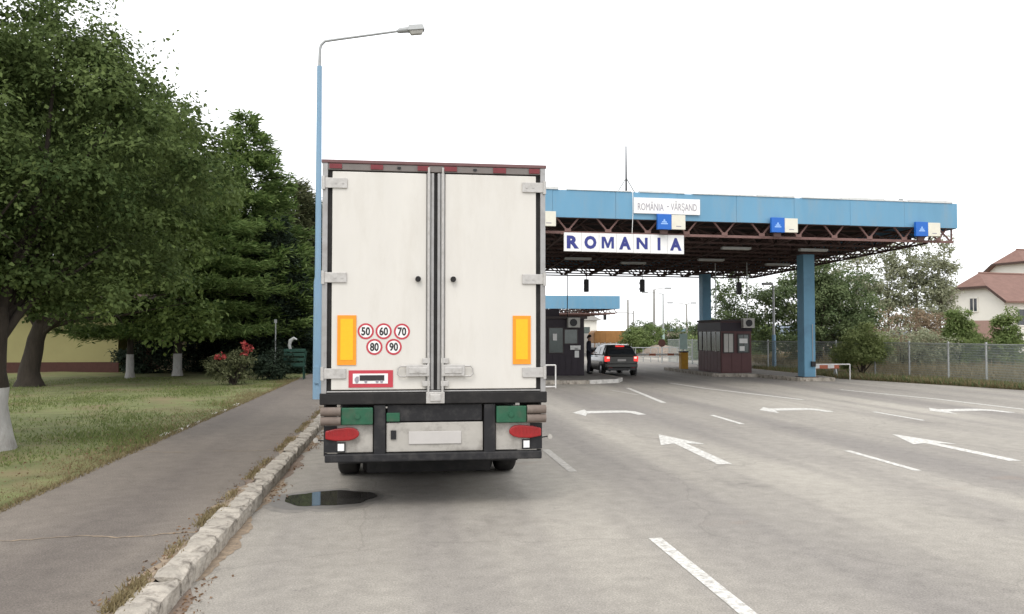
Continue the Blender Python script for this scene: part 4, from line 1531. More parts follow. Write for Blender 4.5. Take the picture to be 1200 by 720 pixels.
loft([cabin_ring(*s) for s in ((.10, .96, 1.0, .76, .70), (.30, .96, 1.30, .775, .63), (.48, .96, 1.44, .78, .60), (1.3, .96, 1.48, .79, .61), (2.1, .94, 1.44, .79, .60),
                               (2.6, .93, 1.20, .78, .66), (2.95, .92, .96, .77, .74))]).build('cabin', 'car_grey', car)
MB().add([(-.66, .10, 1.015), (.66, .10, 1.015), (.55, .355, 1.375), (-.55, .355, 1.375)], [(0, 1, 2, 3)]).build('rear_window', 'glass_dark', car)
MB().add([(-.70, 2.93, 1.0), (.70, 2.93, 1.0), (.57, 2.22, 1.41), (-.57, 2.22, 1.41)], [(3, 2, 1, 0)]).build('windscreen', 'glass_dark', car)
for s in (-1, 1):
    for ya, yb in ((.55, 1.15), (1.22, 2.0)):
        MB().add([(s * .80, ya, 1.0), (s * .80, yb + (.25 if yb > 1.5 else 0), 1.0), (s * .665, yb, 1.38), (s * .665, ya + .05, 1.38)], [(0, 1, 2, 3)]).build('side_window', 'glass_dark', car)
    lm = MB().box(s * .56, -.005, .68, s * .80, .16, .93).build('tail_lamp', 'lamp_red_lit', car, .03)
    MB().box(s * .59, -.02, .82, s * .72, -.006, .91).build('bulb_glow', 'lamp_white_lit', lm, .01)
    MB().box(s * .84, 2.25, .93, s * 1.0, 2.37, 1.07).build('mirror', 'car_black', car, .03)
    for yy in (.75, 3.25):
        wheel(car, s * .74, yy, .31, .19, False, 'rim', 22)
        MB().ring_wheel((s * .80, yy, .31), [(s * .03, .315), (s * .045, .365)], 22).build('wheel_arch', 'car_black', car)
    MB().box(s * .45, -.035, .36, s * .62, -.02, .42).build('rear_reflector', 'lamp_red', car)
MB().box(-.76, -.05, .40, .76, .10, .60).build('bumper', 'car_grey', car, .04)
MB().box(-.70, -.04, .27, .70, .12, .395).build('bumper_skirt', 'car_black', car, .02)
MB().box(-.20, -.012, .70, .30 - .1, .004, .80).build('number_plate', 'plate_white', car)
MB().box(-.20, .30, 1.375, .20, .42, 1.425).build('brake_lamp', 'lamp_red_lit', car, .012)
MB().cyl((.35, -.05, .27), (.35, .1, .27), .03, 8).build('exhaust', 'galvanised', car)
MB().tube([(-.05, .07, 1.03), (.22, .13, 1.13)], .010, 5).build('wiper', 'black_plastic', car)

# ================================================================== officer
def person():
    V, E, Rr = [], [], []

    def v(p, r, prev=None):
        V.append(p)
        Rr.append(r)
        if prev is not None:
            E.append((prev, len(V) - 1))
        return len(V) - 1
    # faces +x; z up; feet on 0
    pel = v((0, 0, .95), (.15, .12))
    wst = v((.01, 0, 1.10), (.14, .11), pel)
    che = v((.02, 0, 1.30), (.17, .12), wst)
    sho = v((.02, 0, 1.44), (.13, .09), che)
    nek = v((.03, 0, 1.52), (.055, .055), sho)
    chn = v((.045, 0, 1.60), (.075, .085), nek)
    hea = v((.05, 0, 1.68), (.085, .10), chn)
    crn = v((.04, 0, 1.75), (.06, .075), hea)
    v((.135, 0, 1.655), (.018, .018), hea)                          # nose
    for s in (-1, 1):
        v((.035, s * .095, 1.66), (.02, .014), hea)                 # ear
        hip = v((0, s * .10, .88), (.10, .10), pel)
        kne = v((.03, s * .11, .50), (.066, .066), hip)
        clf = v((.0, s * .115, .33), (.06, .06), kne)
        ank = v((-.02, s * .12, .09), (.042, .042), clf)
        he = v((-.03, s * .12, .05), (.045, .045), ank)
        to = v((.15, s * .14, .035), (.04, .035), he)
        sh = v((.01, s * .19, 1.42), (.075, .07), sho)
        el = v((-.01 + (.03 if s > 0 else 0), s * .245, 1.14), (.05, .05), sh)
        wr = v((.20, s * .20, 1.00) if s > 0 else (.16, s * .22, .95), (.032, .032), el)
        pm = v((V[wr][0] + .07, V[wr][1] - s * .01, V[wr][2] + .0), (.036, .022), wr)
        for k, (dy, ln) in enumerate(((-.03, .065), (-.01, .08), (.01, .075), (.03, .055))):
            a = v((V[pm][0] + .045, V[pm][1] + dy, V[pm][2] - .008), (.0095, .0095), pm)
            v((V[pm][0] + .045 + ln * .7, V[pm][1] + dy * 1.1, V[pm][2] - .012 - ln * .5), (.008, .008), a)
        a = v((V[wr][0] + .05, V[wr][1] - s * .05, V[wr][2] + .01), (.011, .011), wr)
        v((V[wr][0] + .10, V[wr][1] - s * .055, V[wr][2] + .0), (.009, .009), a)
    me = bpy.data.meshes.new('body_cage')
    me.from_pydata(V, E, [])
    ob = bpy.data.objects.new('body_cage', me)
    COL.objects.link(ob)
    sk = ob.modifiers.new('skin', 'SKIN')
    sk.use_smooth_shade = True
    for i, r in enumerate(Rr):
        me.skin_vertices[0].data[i].radius = r
    me.skin_vertices[0].data[0].use_root = True
    ob.modifiers.new('sub', 'SUBSURF').levels = 2
    bpy.context.view_layer.update()
    out = bpy.data.meshes.new_from_object(ob.evaluated_get(bpy.context.evaluated_depsgraph_get()))
    bpy.data.objects.remove(ob)
    for m in ('uniform_navy', 'trousers_dark', 'skin', 'shoe_black'):
        out.materials.append(MATS[m])
    for p in out.polygons:
        c = p.center
        far = math.hypot(c.x - .02, c.y)
        if c.z > 1.53 or (c.x > .19 and c.z < 1.1 and c.z > .85 and far > .24):
            p.material_index = 2
        elif c.z < .10:
            p.material_index = 3
        elif c.z < .95 and abs(c.y) < .2 and c.x < .18:
            p.material_index = 1
        p.use_smooth = True
    o = bpy.data.objects.new('person', out)
    COL.objects.link(o)
    hr = MB()
    rings = []
    for zz, rr, dx in ((1.625, .078, -.035), (1.67, .100, -.02), (1.73, .102, -.004), (1.775, .082, .012), (1.81, .045, .02)):
        rings.append([(.04 + dx + rr * 1.0 * math.cos(2 * math.pi * k / 16), rr * .98 * math.sin(2 * math.pi * k / 16), zz) for k in range(16)])
    h = loft(rings).build('hair', 'hair_dark', o)
    MB().box(-.10, -.135, .985, .13, .135, 1.03).build('belt', 'shoe_black', o, .02)
    return o


officer = person()
officer.location = (8.55, 36.9, .14)
officer.rotation_euler = (0, 0, R(-25))
tag(officer, 'officer in dark uniform standing between the left booth and the car', 'person')
# ================================================================== mesh fence on the right
fence = empty('mesh_fence', (22.4, 31, -.02))
tag(fence, 'grey welded mesh fence with slim posts along the right verge', 'fence')


def mesh_panel(p, q, h, parent, z0=.05):
    o0 = parent.location
    me = bpy.data.meshes.new('mesh_panel')
    a, b = Vector(p) - o0, Vector(q) - o0
    L_ = (b - a).length
    me.from_pydata([(a.x, a.y, z0), (b.x, b.y, z0), (b.x, b.y, h), (a.x, a.y, h)], [], [(0, 1, 2, 3)])
    uv = me.uv_layers.new(name='UVMap')
    for lp_, (u_, v_) in zip(uv.data, ((0, 0), (L_, 0), (L_, h - z0), (0, h - z0))):
        lp_.uv = (u_, v_)
    me.materials.append(M_MESH)
    o = bpy.data.objects.new('mesh_panel', me)
    COL.objects.link(o)
    o.parent = parent
    for z in (z0, h):
        MB().bar((a.x, a.y, z), (b.x, b.y, z), .03, .03).build('edge_wire', 'galvanised', o)


fl = [(22.8, 20.5), (22.65, 31.5), (22.5, 36.6), (19.0, 44.5), (18.7, 56)]
for (xa, ya), (xb, yb) in zip(fl, fl[1:]):
    L_ = math.hypot(xb - xa, yb - ya)
    n = max(1, round(L_ / 2.4))
    for k in range(n):
        p = (xa + (xb - xa) * k / n, ya + (yb - ya) * k / n, -.02)
        q = (xa + (xb - xa) * (k + 1) / n, ya + (yb - ya) * (k + 1) / n, -.02)
        mesh_panel(p, q, 1.60, fence)
        c = Vector(p) - fence.location
        MB().box(c.x - .03, c.y - .03, -.05, c.x + .03, c.y + .03, 1.68).build('post', 'galvanised', fence)

# ================================================================== houses
def half_hip(root, x0, y0, W, L, ze, zr, zh, wall, roofm, ov=.45, th=.14):
    """Gable-ended block: W across the gable (local y), L along the ridge (local x); gable tops cut by a half hip at zh."""
    yc = y0 + W / 2
    k = (zh - ze) / (zr - ze)
    ya, yb = y0 + W / 2 * k, y0 + W - W / 2 * k
    gable = [(y0, 0), (y0 + W, 0), (y0 + W, ze), (yb, zh), (ya, zh), (y0, ze)]
    w = MB().prism(gable, 'x', x0, x0 + L).build('wall', wall, root)
    sl = (zr - ze) / (W / 2)
    hipx = (zr - zh) * 0.9

    def R3(x, y):
        return (x, y, 0)
    xa, xb = x0 - ov, x0 + L + ov
    eN, eF = (y0 - ov, ze - ov * sl), (y0 + W + ov, ze - ov * sl)
    up = .02
    top_pts = {}
    quads = []
    # near slope, far slope, two half hips
    near = [(xa, eN[0], eN[1]), (xb, eN[0], eN[1]), (xb, ya, zh), (xb - hipx, yc, zr), (xa + hipx, yc, zr), (xa, ya, zh)]
    far = [(xb, eF[0], eF[1]), (xa, eF[0], eF[1]), (xa, yb, zh), (xa + hipx, yc, zr), (xb - hipx, yc, zr), (xb, yb, zh)]
    hl = [(xa, yb, zh), (xa, ya, zh), (xa + hipx, yc, zr)]
    hr = [(xb, ya, zh), (xb, yb, zh), (xb - hipx, yc, zr)]
    rf = MB()
    for poly in (near, far, hl, hr):
        n = len(poly)
        a = [(x, y, z + up) for x, y, z in poly]
        b = [(x, y, z + up + th) for x, y, z in poly]
        rf.add(a + b, [tuple(range(n))[::-1], tuple(range(n, 2 * n))] + [(i, (i + 1) % n, (i + 1) % n + n, i + n) for i in range(n)])
    r = rf.build('roof', roofm, root)
    MB().tube([(xa + hipx, yc, zr + th), (xb - hipx, yc, zr + th)], .12, 8).build('ridge', roofm, r)
    for x in (xa - .02, xb + .02):
        fb = MB()
        fb.bar((x, eN[0], eN[1] + .06), (x, ya, zh + .06), .04, .2)
        fb.bar((x, eF[0], eF[1] + .06), (x, yb, zh + .06), .04, .2)
        fb.bar((x, ya, zh + .06), (x, yb, zh + .06), .04, .2)
        fb.build('barge_board', 'roof_tile_dark', r)
    return w


def win(parent, face, a0, a1, z0, z1, at, m='glass_dark', fm='wall_cream'):
    """Window on a wall facing -x ('x') or -y ('y')."""
    w = MB()
    f = MB()
    if face == 'x':
        w.box(at - .03, a0, z0, at + .02, a1, z1)
        for p in ((a0 - .08, z0 - .08, a1 + .08, z0), (a0 - .08, z1, a1 + .08, z1 + .08), (a0 - .08, z0, a0, z1), (a1, z0, a1 + .08, z1), ((a0 + a1) / 2 - .03, z0, (a0 + a1) / 2 + .03, z1)):
            f.box(at - .07, p[0], p[1], at, p[2], p[3])
    else:
        w.box(a0, at - .03, z0, a1, at + .02, z1)
        for p in ((a0 - .08, z0 - .08, a1 + .08, z0), (a0 - .08, z1, a1 + .08, z1 + .08), (a0 - .08, z0, a0, z1), (a1, z0, a1 + .08, z1), ((a0 + a1) / 2 - .03, z0, (a0 + a1) / 2 + .03, z1)):
            f.box(p[0], at - .07, p[1], p[2], at, p[3])
    o = w.build('window', m, parent)
    f.build('frame', fm, o)
    return o


h1 = empty('house', (49.3, 61.4, 0), R(12))
tag(h1, 'cream house with low reddish half hipped roof behind the shrubs at the right edge', 'house')
half_hip(h1, 0, 0, 5.9, 13, 4.85, 7.05, 5.85, 'wall_cream', 'roof_tile')
win(h1, 'x', 2.6, 3.3, 3.9, 5.0, 0)
win(h1, 'y', 1.3, 3.0, 2.7, 4.0, 0)
win(h1, 'y', 5.0, 6.4, 2.7, 4.0, 0)
win(h1, 'y', 8.6, 10.0, 2.7, 4.0, 0)
MB().box(-.03, .3, 0, -.004, 5.6, 3.1).build('brick_base', 'wall_pink', h1)
h2 = empty('house', (64.6, 73.0, 0), R(10))
tag(h2, 'taller cream house with reddish roof rising behind the lower one at the right edge', 'house')
half_hip(h2, 0, 0, 10.5, 14, 6.9, 10.7, 9.3, 'wall_cream', 'roof_tile', .6)
win(h2, 'y', 2.0, 3.6, 3.4, 4.9, 0)

# yellow building behind the lawn
yb = empty('yellow_building', (0, 0, 0))
tag(yb, 'low yellow building with dark red base behind the left trees', 'building')
w = MB().box(-28, 42.0, .05, -13.6, 50, 3.6).build('wall', 'wall_yellow', yb)
MB().box(-28.1, 41.94, .05, -13.55, 42.0 - .002, .62).build('plinth', 'plinth_red', yb)
MB().box(-13.6, 44.0, .05, -9.2, 50, 3.5).build('side_wing', 'wall_beige', yb)
MB().prism([(41.2, 3.62), (50.8, 3.62), (46, 6.0)], 'x', -28.6, -9.0).build('roof', 'roof_tile_dark', yb)
d = MB().box(-13.2, 43.93, .06, -12.2, 43.998, 2.1).build('door', 'door_brown', yb)
MB().cyl((-12.32, 43.90, 1.05), (-12.32, 43.93, 1.05), .03, 8).build('handle', 'galvanised', d)
win(yb, 'y', -10.9, -9.9, 1.0, 2.2, 43.99, 'glass_dark', 'wall_yellow')
win(yb, 'y', -23.5, -21.8, 1.4, 2.7, 41.99, 'glass_dark', 'paint_white')

# ================================================================== far canopy and what stands beyond
c2 = empty('far_canopy', (0, 0, 0))
tag(c2, 'smaller blue canopy in the distance behind the left booth', 'canopy')
MB().box(5.0, 68.0, 4.1, 18.5, 68.1, 5.2).build('front_fascia', 'steel_blue', c2)
MB().box(18.4, 68.102, 4.1, 18.5, 82, 5.2).build('side_fascia', 'steel_blue', c2)
MB().box(5.0, 68.102, 4.5, 18.39, 82, 4.6).build('roof_deck', 'truss_dark', c2)
t = MB()
for k in range(9):
    t.bar((5.2 + k * 1.6, 68.4, 4.1), (5.2 + k * 1.6, 81.8, 4.1), .1, .1)
for k in range(8):
    t.bar((5.2, 68.4 + k * 1.9, 3.7), (18.2, 68.4 + k * 1.9, 3.7), .1, .1)
    for j in range(12):
        t.bar((5.4 + j * 1.08, 68.4 + k * 1.9, 3.7), (5.94 + j * 1.08, 68.4 + k * 1.9, 4.45), .06, .06)
        t.bar((5.94 + j * 1.08, 68.4 + k * 1.9, 4.45), (6.48 + j * 1.08, 68.4 + k * 1.9, 3.7), .06, .06)
tag(t.build('truss', 'red_oxide', c2, fixn=False), kind='stuff')
for x, yy in ((13.2, 70), (13.4, 80), (7, 70), (7, 80)):
    MB().box(x - .22, yy - .22, 0, x + .22, yy + .22, 3.64).build('column', 'column_blue', c2)
b3 = empty('control_booth', (11.5, 71, 0))
tag(b3, 'distant booth under the far canopy mostly hidden by the near booth', 'booth')
MB().box(0, 0, 0, 3.2, 3, 2.6).build('wall', 'booth_dark', b3)
MB().box(.2, -.02, 1.0, 2.9, -.002, 2.2).build('window', 'glass_green', b3)

gp = empty('signal_gantry', (23.35, 82.7, 0))
tag(gp, 'distant grey gantry pole with side arm carrying a signal', 'gantry')
MB().tube([(0, 0, 0), (0, 0, 5.5)], [.14, .10], 8).build('pole', 'concrete_pole', gp)
MB().cyl((0, 0, 4.15), (-2.5, .2, 4.15), .05, 6).build('arm', 'concrete_pole', gp)
sg = MB().box(-2.55, .1, 3.4, -2.25, .35, 4.1).build('signal_box', 'black_plastic', gp, .03)
MB().cyl((.75, .6, 0), (.75, .6, 4.4), .07, 6).build('rear_pole', 'concrete_pole', gp)
MB().cyl((.75, .6, 4.1), (0, 0, 4.1), .04, 6).build('brace', 'concrete_pole', gp)


def far_lamp(x, yy, h, arm, m, label, low=None, head='lamp_grey', r=.11):
    o = empty('street_lamp', (x, yy, 0))
    tag(o, label, 'street lamp', 'lamp posts beyond the checkpoint')
    MB().tube([(0, 0, -.05), (0, 0, h)], [r, r * .62], 10).build('pole', m, o)
    if low:
        MB().tube([(0, 0, -.04), (0, 0, h * .42)], [r * 1.35, r * 1.2], 10).build('lower_sleeve', low, o)
    for a in arm:
        MB().tube([(0, 0, h - .05), (a * .3, 0, h + .05), (a, 0, h + .12)], [.05, .04, .035], 6).build('arm', m, o)
        MB().box(a - .05 if a > 0 else a - .55, -.1, h + .05, a + .55 if a > 0 else a + .05, .1, h + .19).build('lamp_head', head, o, .03)
    return o


far_lamp(23.0, 72.7, 6.05, (1.1,), 'concrete_pole', 'concrete lamp post with one arm behind the green bush', r=.15)
far_lamp(25.4, 77.4, 5.9, (-1.6,), 'galvanised', 'thin lamp post with pale mint lower half right of the concrete post', low='pole_mint')
far_lamp(28.9, 80.5, 5.0, (-1.5, .5), 'concrete_pole', 'distant double armed lamp post left of the brown booth', r=.12)
far_lamp(35.3, 76.0, 5.3, (-1.6, 1.4), 'concrete_pole', 'distant double armed lamp post right of the brown booth', r=.12)
far_lamp(20.25, 42.6, 4.6, (-.1,), 'galvanised', 'pale blue lower pole standing by the fence left of the blue column', low='lamp_blue', r=.085)
far_lamp(15.2, 96.0, 6.4, (-1.9,), 'galvanised', 'thin far lamp post showing above the far canopy', r=.10)

# orange covered trailer
tr = empty('covered_trailer', (20.6, 79.0, 0))
tag(tr, 'orange tarpaulin covered trailer beyond the car', 'trailer')
MB().prism([(-1.75, 1.05), (1.75, 1.05), (1.75, 2.05), (1.5, 2.28), (-1.5, 2.28), (-1.75, 2.05)], 'y', 0, 2.4).build('tarpaulin', 'tarp_orange', tr, .06)
MB().box(-1.72, .02, .62, 1.72, 2.38, 1.04).build('side_board', 'paint_white', tr)
for k in range(7):
    MB().box(-1.7 + k * .56, -.04, .62, -1.64 + k * .56, -.001, 2.1).build('rib', 'tarp_orange', tr)
for s in (-1.2, 1.2):
    for yy in (.2, 2.2):
        wh = MB().cyl((s, yy - .12, .35), (s, yy + .12, .35), .35, 18).build('wheel', 'black_rubber', tr)
MB().box(-1.6, .3, .42, 1.6, 2.1, .62).build('chassis', 'chassis_dark', tr)

# white picket rail in front of the trailer
pk = empty('white_fence', (20.4, 74.5, 0))
tag(pk, 'low white picket rail between the car and the orange trailer', 'fence')
for k in range(9):
    MB().box(-2.2 + k * .55, -.04, 0, -2.08 + k * .55, .04, 1.15).build('picket', 'paint_white', pk)
for z in (.45, .95):
    MB().box(-2.3, .042, z, 2.5, .09, z + .09).build('rail', 'paint_white', pk)

cw = empty('cream_building', (22.6, 99, 0))
tag(cw, 'distant cream building with small grey roof left of the orange trailer', 'building')
MB().box(-3.0, 0, 0, 1.4, 6, 3.6).build('wall', 'wall_cream', cw)
MB().prism([(-3.6, 3.62), (2.0, 3.62), (-.8, 5.1)], 'y', -.4, 6.4).build('roof', 'concrete_pole', cw)
MB().box(-.4, -.03, 1.5, .5, -.002, 2.8).build('window', 'glass_grey', cw)
gw = empty('panel_wall', (19.7, 86, 0))
tag(gw, 'grey concrete panel wall behind the officer', 'wall')
for k in range(4):
    MB().box(-2.4 + k * 1.05, 0, 0, -1.4 + k * 1.05, .1, 2.0).build('panel', 'concrete_pole', gw)
tw = empty('tan_building', (34.5, 93, 0))
tag(tw, 'low tan building far behind the boom barrier', 'building')
MB().box(-3.4, 0, 0, 2.0, 6, 2.25).build('wall', 'wall_tan', tw)
MB().box(-3.6, -.2, 2.253, 2.2, 6.2, 2.6).build('roof', 'lamp_blue', tw)
for k in range(3):
    MB().box(-2.8 + k * 1.6, -.03, .3, -2.0 + k * 1.6, -.002, 1.5).build('window', 'glass_grey', tw)

# gravel heap
rng = np.random.default_rng(3)
gh = MB()
ring = []
for i, (r_, z_) in enumerate(((2.2, -.05), (1.9, .35), (1.3, .72), (.6, .95))):
    ring.append([(r_ * (1 + .12 * math.sin(3 * a + i) + rng.normal() * .04) * math.cos(a), r_ * .8 * math.sin(a) * (1 + rng.normal() * .05), z_ + rng.normal() * .05)
                 for a in [2 * math.pi * k / 20 for k in range(20)]])
hp = loft(ring).build('gravel_heap', 'gravel_pink', None)
hp.location = (22.3, 69.0, 0)
tag(hp, 'low pinkish gravel heap in front of the concrete lamp post', 'heap')

# low grey barrier rails on the far road
for (x, yy, lb) in ((16.9, 56.0, 'grey tubular road barrier left of the other in front of the gravel heap'), (19.6, 56.6, 'grey tubular road barrier right of the other near the yellow cabinet')):
    g = empty('road_barrier', (x, yy, 0))
    tag(g, lb, 'barrier', 'tubular barriers on the far road')
    for k in range(5):
        MB().cyl((-1.1 + k * .55, 0, 0), (-1.1 + k * .55, 0, 1.0), .03, 6).build('post', 'galvanised', g)
    for z in (.35, 1.0):
        MB().cyl((-1.15, 0, z), (1.15, 0, z), .035, 6).build('rail', 'galvanised', g)
ss = empty('stop_sign', (17.6, 54.0, 0))
tag(ss, 'small round red and brown sign on a post by the far barriers', 'sign')
MB().cyl((0, 0, 0), (0, 0, 1.3), .035, 8).build('post', 'galvanised', ss)
MB().tube([(0, -.06, 1.35), (0, -.04, 1.35)], .26, 20).build('disc', 'plinth_red', ss)

# ================================================================== left: garden things
g = empty('garden_stand', (-4.75, 34.6, .13))
tag(g, 'dark green metal stand with pale curved top at the far end of the lawn', 'stand')
for (x0, y0) in ((-.05, -.2), (-.05, .25), (.75, -.2), (.75, .25)):
    MB().tube([(x0 - (.08 if x0 < 0 else -.06), y0, -.02), (x0 + .04, y0, .6), (x0 + .12, y0, 1.15)], .025, 8).build('leg', 'green_metal', g)
for z in (.55, .75, .95, 1.12):
    MB().box(0.02, -.24, z, .84, -.21, z + .12).build('slat', 'green_metal', g)
    MB().box(0.02, .26, z, .84, .29, z + .12).build('slat', 'green_metal', g)
MB().box(.0, -.2, .50, .86, .25, .54).build('tray', 'green_metal', g)
MB().tube([(.30, -.1, 1.1), (.22, -.1, 1.38), (.26, -.1, 1.58), (.40, -.1, 1.68), (.52, -.1, 1.62)], [.05, .07, .08, .06, .03], 10).build('curved_top', 'pale_enamel', g)
tp = empty('thin_post', (-5.6, 38.0, .13))
tag(tp, 'thin pale post in the dark shade under the conifers', 'post')
MB().tube([(0, 0, 0), (0, 0, 2.4)], .03, 8).build('pole', 'galvanised', tp)
MB().box(-.06, -.03, 2.35, .06, .03, 2.5).build('cap', 'galvanised', tp)

rb = bush('rose_bush', (-5.95, 30.6, .13), [(0, 0, .55, .75, .55, .5), (.35, 0, .95, .4, .4, .4), (-.5, 0, .7, .4, .4, .35)], 420, 7, .10, (.10, .05), 'leaf_spruce',
          'thorny rose bush with red blooms on the lawn edge', 21, 'shrub', 16, shell=.3)
for k, (x, z) in enumerate(((.42, 1.50), (.50, 1.32), (.60, 1.38), (.40, 1.18), (-.55, 1.02), (-.3, 1.05))):
    rg = np.random.default_rng(100 + k)
    P = np.array([[x, -.35 + rg.normal() * .1, z]]) + rg.normal(size=(26, 3)) * .045
    q = quads_mesh('bloom', leaf_quads(P, rg.normal(size=(26, 3)), .09, .08, rg), rg.uniform(0, 1, 26), 'petal', rb)
MB().tube([(.2, -.1, .5), (.42, -.3, 1.1), (.46, -.35, 1.6)], [.02, .014, .008], 6).build('cane', 'bark', rb)

bush('low_shrub', (-5.3, 34.3, .12), [(0, 0, .5, .7, .5, .5), (.5, .2, .7, .4, .4, .5)], 260, 12, .12, (.11, .06), 'leaf_cedar', 'low dark shrub at the foot of the green stand', 23)
bush('low_shrub', (-11.9, 40.5, .12), [(0, 0, .9, 1.3, .8, .9), (1.3, .2, 1.1, .8, .6, .9)], 420, 14, .16, (.15, .08), 'leaf_cedar', 'dark shrub in the shade before the yellow building beside the pines', 24)
# ================================================================== trees on the left
broad_tree('linden_tree', (-6.40, 14.0, .12), .25, 2.3,
           [(-2.2, .6, 5.2, 2.6, 2.6, 2.8), (.3, 1.0, 4.7, 2.4, 2.4, 2.2), (1.6, 1.6, 4.7, 1.5, 1.8, 1.6), (-.6, .8, 7.2, 2.0, 2.0, 1.6), (.8, 1.4, 6.1, 1.3, 1.6, 1.2),
            (-1.6, -.2, 3.1, 2.2, 2.0, 1.0), (.9, 1.2, 3.0, 1.7, 1.6, .9), (-.2, .2, 2.9, 1.3, 1.2, .7), (-.9, -1.0, 4.4, 1.6, 1.2, 1.5), (.2, -.6, 3.9, 1.5, 1.0, 1.2)],
           2900, 42, .20, (.085, .056), 'leaf_broad', 'big leafy tree with whitewashed trunk at the left edge', whitewash=1.05, seed=11, limbs=14, wisps=230, shell=.6)
broad_tree('linden_tree', (-13.0, 31.0, .12), .36, 2.5,
           [(-.5, 0, 7.0, 4.2, 4.0, 3.6), (2.6, -.5, 6.8, 3.4, 3.4, 3.0), (-3.5, 0, 6.0, 3.0, 3.0, 2.6), (1.8, -1.0, 9.2, 3.0, 3.0, 2.2), (3.6, -1.0, 5.0, 2.4, 2.4, 1.6),
            (4.6, -1.0, 7.6, 2.2, 2.2, 2.2), (1.6, -1.4, 3.7, 2.4, 1.8, 1.0), (4.4, -1.2, 3.8, 1.6, 1.5, .9), (2.6, -1.6, 2.75, 1.7, 1.2, .55), (5.0, -1.0, 2.7, 1.3, 1.0, .6)],
           1900, 36, .40, (.20, .13), 'leaf_broad_back', 'forked leafy tree standing in front of the yellow building', seed=12, limbs=18, lean=(.5, 0), wisps=90)
conifer('pine_tree', (-9.7, 37.6, .12), 10.6, 4.7, 2.1, 10, 26, 'leaf_pine', 'light green layered pine beside the path behind the lawn', 31, (.30, .06), 120, .20, .20, .18, .18, .5,
        whitewash=1.0, flat=.10)
conifer('pine_tree', (-11.3, 36.4, .12), 8.5, 2.9, 2.0, 11, 16, 'leaf_pine', 'shorter pine with whitewashed trunk left of the layered pine', 32, (.28, .05), 70, .24, .16, .15, .25, .7,
        whitewash=1.0, flat=.08)
conifer('pine_tree', (-7.7, 42.0, .12), 12.6, 4.4, 2.0, 26, 22, 'leaf_pine', 'tallest green pine in the row behind the layered pine', 38, (.36, .09), 80, .18, .16, .2, .25, .62, flat=.14)
conifer('spruce_tree', (-6.3, 47.0, .12), 10.2, 5.0, .3, 36, 26, 'leaf_spruce', 'dark rounded spruce behind the street lamp', 33, (.34, .09), 46, .18, .1, .2, .22, .42, flat=.18)
conifer('spruce_tree', (-4.5, 49.0, .12), 8.9, 4.2, .3, 34, 24, 'leaf_spruce', 'broad dark spruce partly hidden by the street lamp', 34, (.34, .09), 46, .2, .1, .2, .22, .42, flat=.18)
conifer('cedar_tree', (-5.9, 40.5, .12), 7.2, 2.6, .2, 26, 20, 'leaf_cedar', 'dark bluish conifer left of the street lamp at the path', 35, (.26, .08), 50, .15, .05, .14, .2, .5, flat=.15)
conifer('cedar_tree', (-8.3, 43.5, .12), 6.6, 2.6, .2, 24, 20, 'leaf_cedar', 'dark bluish conifer in the shade behind the rose bush', 36, (.26, .08), 50, .15, .05, .14, .2, .5, flat=.15)
conifer('cedar_tree', (-3.3, 52.0, .12), 8.2, 3.0, .2, 26, 20, 'leaf_cedar', 'dark bluish conifer closing the far end of the path', 37, (.30, .09), 46, .15, .05, .14, .2, .5, flat=.15)

# ================================================================== trees on the right and beyond
broad_tree('bushy_tree', (26.3, 49.0, -.02), .25, 1.4, [(-1.5, 0, 3.2, 2.6, 2.2, 2.6), (1.2, 0, 3.4, 2.6, 2.2, 2.6), (.2, 0, 5.0, 2.0, 1.8, 1.5), (2.8, .5, 2.4, 1.6, 1.6, 1.8), (-2.6, 0, 2.0, 1.4, 1.6, 1.6)],
           1300, 26, .30, (.18, .11), 'leaf_dark', 'dark green bushy tree behind the right blue column', seed=41, limbs=12, wisps=60)
broad_tree('airy_tree', (21.9, 52.0, -.02), .16, 1.8, [(0, 0, 3.4, 1.5, 1.5, 1.7), (.4, 0, 5.2, 1.0, 1.0, 1.5), (-.6, 0, 4.6, .8, .8, 1.0)], 340, 14, .22, (.17, .10), 'leaf_dark',
           'thin airy tree behind the pale blue pole left of the column', seed=42, limbs=12, wisps=50)
for k, (x, yy, h, r_) in enumerate(((33.3, 56.5, 9.6, 1.3), (35.4, 55.8, 10.2, 1.35), (37.4, 55.4, 10.6, 1.3), (39.1, 55.2, 10.2, 1.15), (31.4, 57.5, 8.8, 1.1))):
    broad_tree('poplar_tree', (x, yy, -.02), .10, h * .5, [(0, 0, h * .42, r_ * .8, r_ * .8, h * .24), (.1, 0, h * .62, r_ * .75, r_ * .75, h * .2), (0, 0, h * .82, r_ * .5, r_ * .5, h * .19)],
               460, 13, .22, (.18, .12), 'leaf_poplar', ('pale airy poplar, second from the left in the row', 'middle one of the five pale poplars behind the fence',
                                                         'pale airy poplar, second from the right in the row', 'rightmost pale poplar, nearest to the cream house',
                                                         'leftmost poplar, showing behind the dark bushy tree')[k], group='poplars behind the mesh fence', barkm='bark_grey', seed=50 + k,
               limbs=12, shell=.25, wisps=50)
bush('leafy_shrub', (21.7, 36.4, -.02), [(0, 0, 1.3, 1.0, .9, 1.0), (.5, 0, 1.8, .75, .7, .7), (-.5, 0, .9, .7, .7, .7), (.9, .2, 1.2, .6, .6, .6)], 700, 16, .13, (.12, .07), 'leaf_light',
     'light green leafy shrub growing through the fence right of the column', 61)
bush('dry_shrub', (30.6, 46.5, -.02), [(0, 0, 2.0, 2.0, 1.3, 1.9), (1.6, 0, 1.6, 1.4, 1.2, 1.5)], 600, 12, .20, (.17, .08), 'leaf_dry', 'brownish dry shrub in front of the poplars', 62, stems=16)
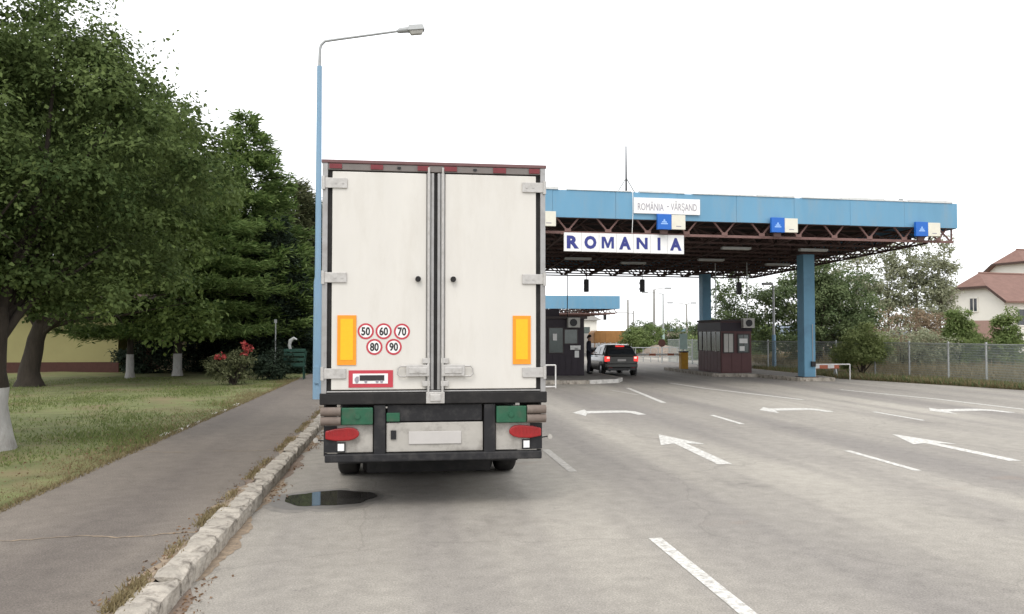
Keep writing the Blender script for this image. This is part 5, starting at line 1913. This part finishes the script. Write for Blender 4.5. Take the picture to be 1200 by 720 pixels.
bush('pale_shrub', (26.8, 41.0, -.02), [(0, 0, 1.2, 1.6, 1.1, 1.2), (1.5, 0, 1.0, 1.2, 1.0, 1.0)], 420, 9, .2, (.17, .08), 'leaf_poplar', 'pale grey green shrub just behind the mesh fence', 63, stems=14)
bush('pink_shrub', (29.0, 43.2, -.02), [(0, 0, .9, 1.4, 1.0, .9)], 260, 9, .2, (.16, .07), 'leaf_dry', 'low straw coloured shrub behind the fence below the dry one', 64, stems=14)
for k, (x, yy, h, r_, lb) in enumerate(((30.3, 41.3, 3.8, .72, 'upright green conical shrub left of three before the cream house'),
                                        (32.9, 41.0, 3.7, .78, 'upright green conical shrub nearest the right edge of the photo'),
                                        (31.7, 42.4, 2.7, .85, 'shorter round green shrub between the two conical shrubs'))):
    bush('conical_shrub', (x, yy, -.02), [(0, 0, h * .28, r_, r_, h * .30), (.05, 0, h * .5, r_ * .85, r_ * .85, h * .28), (0, 0, h * .72, r_ * .55, r_ * .55, h * .26)], 900, 13, .12, (.15, .07), 'leaf_cone', lb, 70 + k, stems=8,
         group='shrubs before the cream house')
for k, (x, yy, s_, m, lb) in enumerate(((21.1, 70.5, 1.0, 'leaf_cone', 'rounded green bush right of the car beyond the checkpoint'),
                                        (22.7, 76.0, 1.15, 'leaf_dark', 'dark green tree behind the rounded bush and concrete lamp'),
                                        (26.6, 79.0, 1.3, 'leaf_dark', 'leafy bush around the mint lamp post'),
                                        (30.5, 82.0, 1.25, 'leaf_dark', 'leafy tree behind the yellow barrier cabinet'),
                                        (31.2, 68.0, .9, 'leaf_cone', 'green bush right of the brown booth behind the fence'),
                                        (34.0, 84.0, 1.5, 'leaf_dark', 'distant dark tree showing over the brown booth roof'))):
    bush('round_bush', (x, yy, -.02), [(0, 0, 1.2 * s_, 1.5 * s_, 1.3 * s_, 1.3 * s_), (-.8 * s_, 0, .9 * s_, 1.0 * s_, 1.0 * s_, .9 * s_), (.7 * s_, 0, 1.7 * s_, 1.0 * s_, 1.0 * s_, 1.0 * s_)],
         460, 14, .20, (.18, .11), m, lb, 80 + k, cat='bush', group='bushes beyond the checkpoint')
bush('hedge', (24.5, 60.0, -.02), [(0, 0, 1.3, 1.6, 1.2, 1.5), (2.2, 0, 1.5, 1.7, 1.2, 1.6), (-1.6, 0, .9, 1.2, 1.1, 1.0)], 700, 9, .22, (.22, .12), 'leaf_cone', 'broad green hedge between brown booth and blue column', 90, cat='hedge')
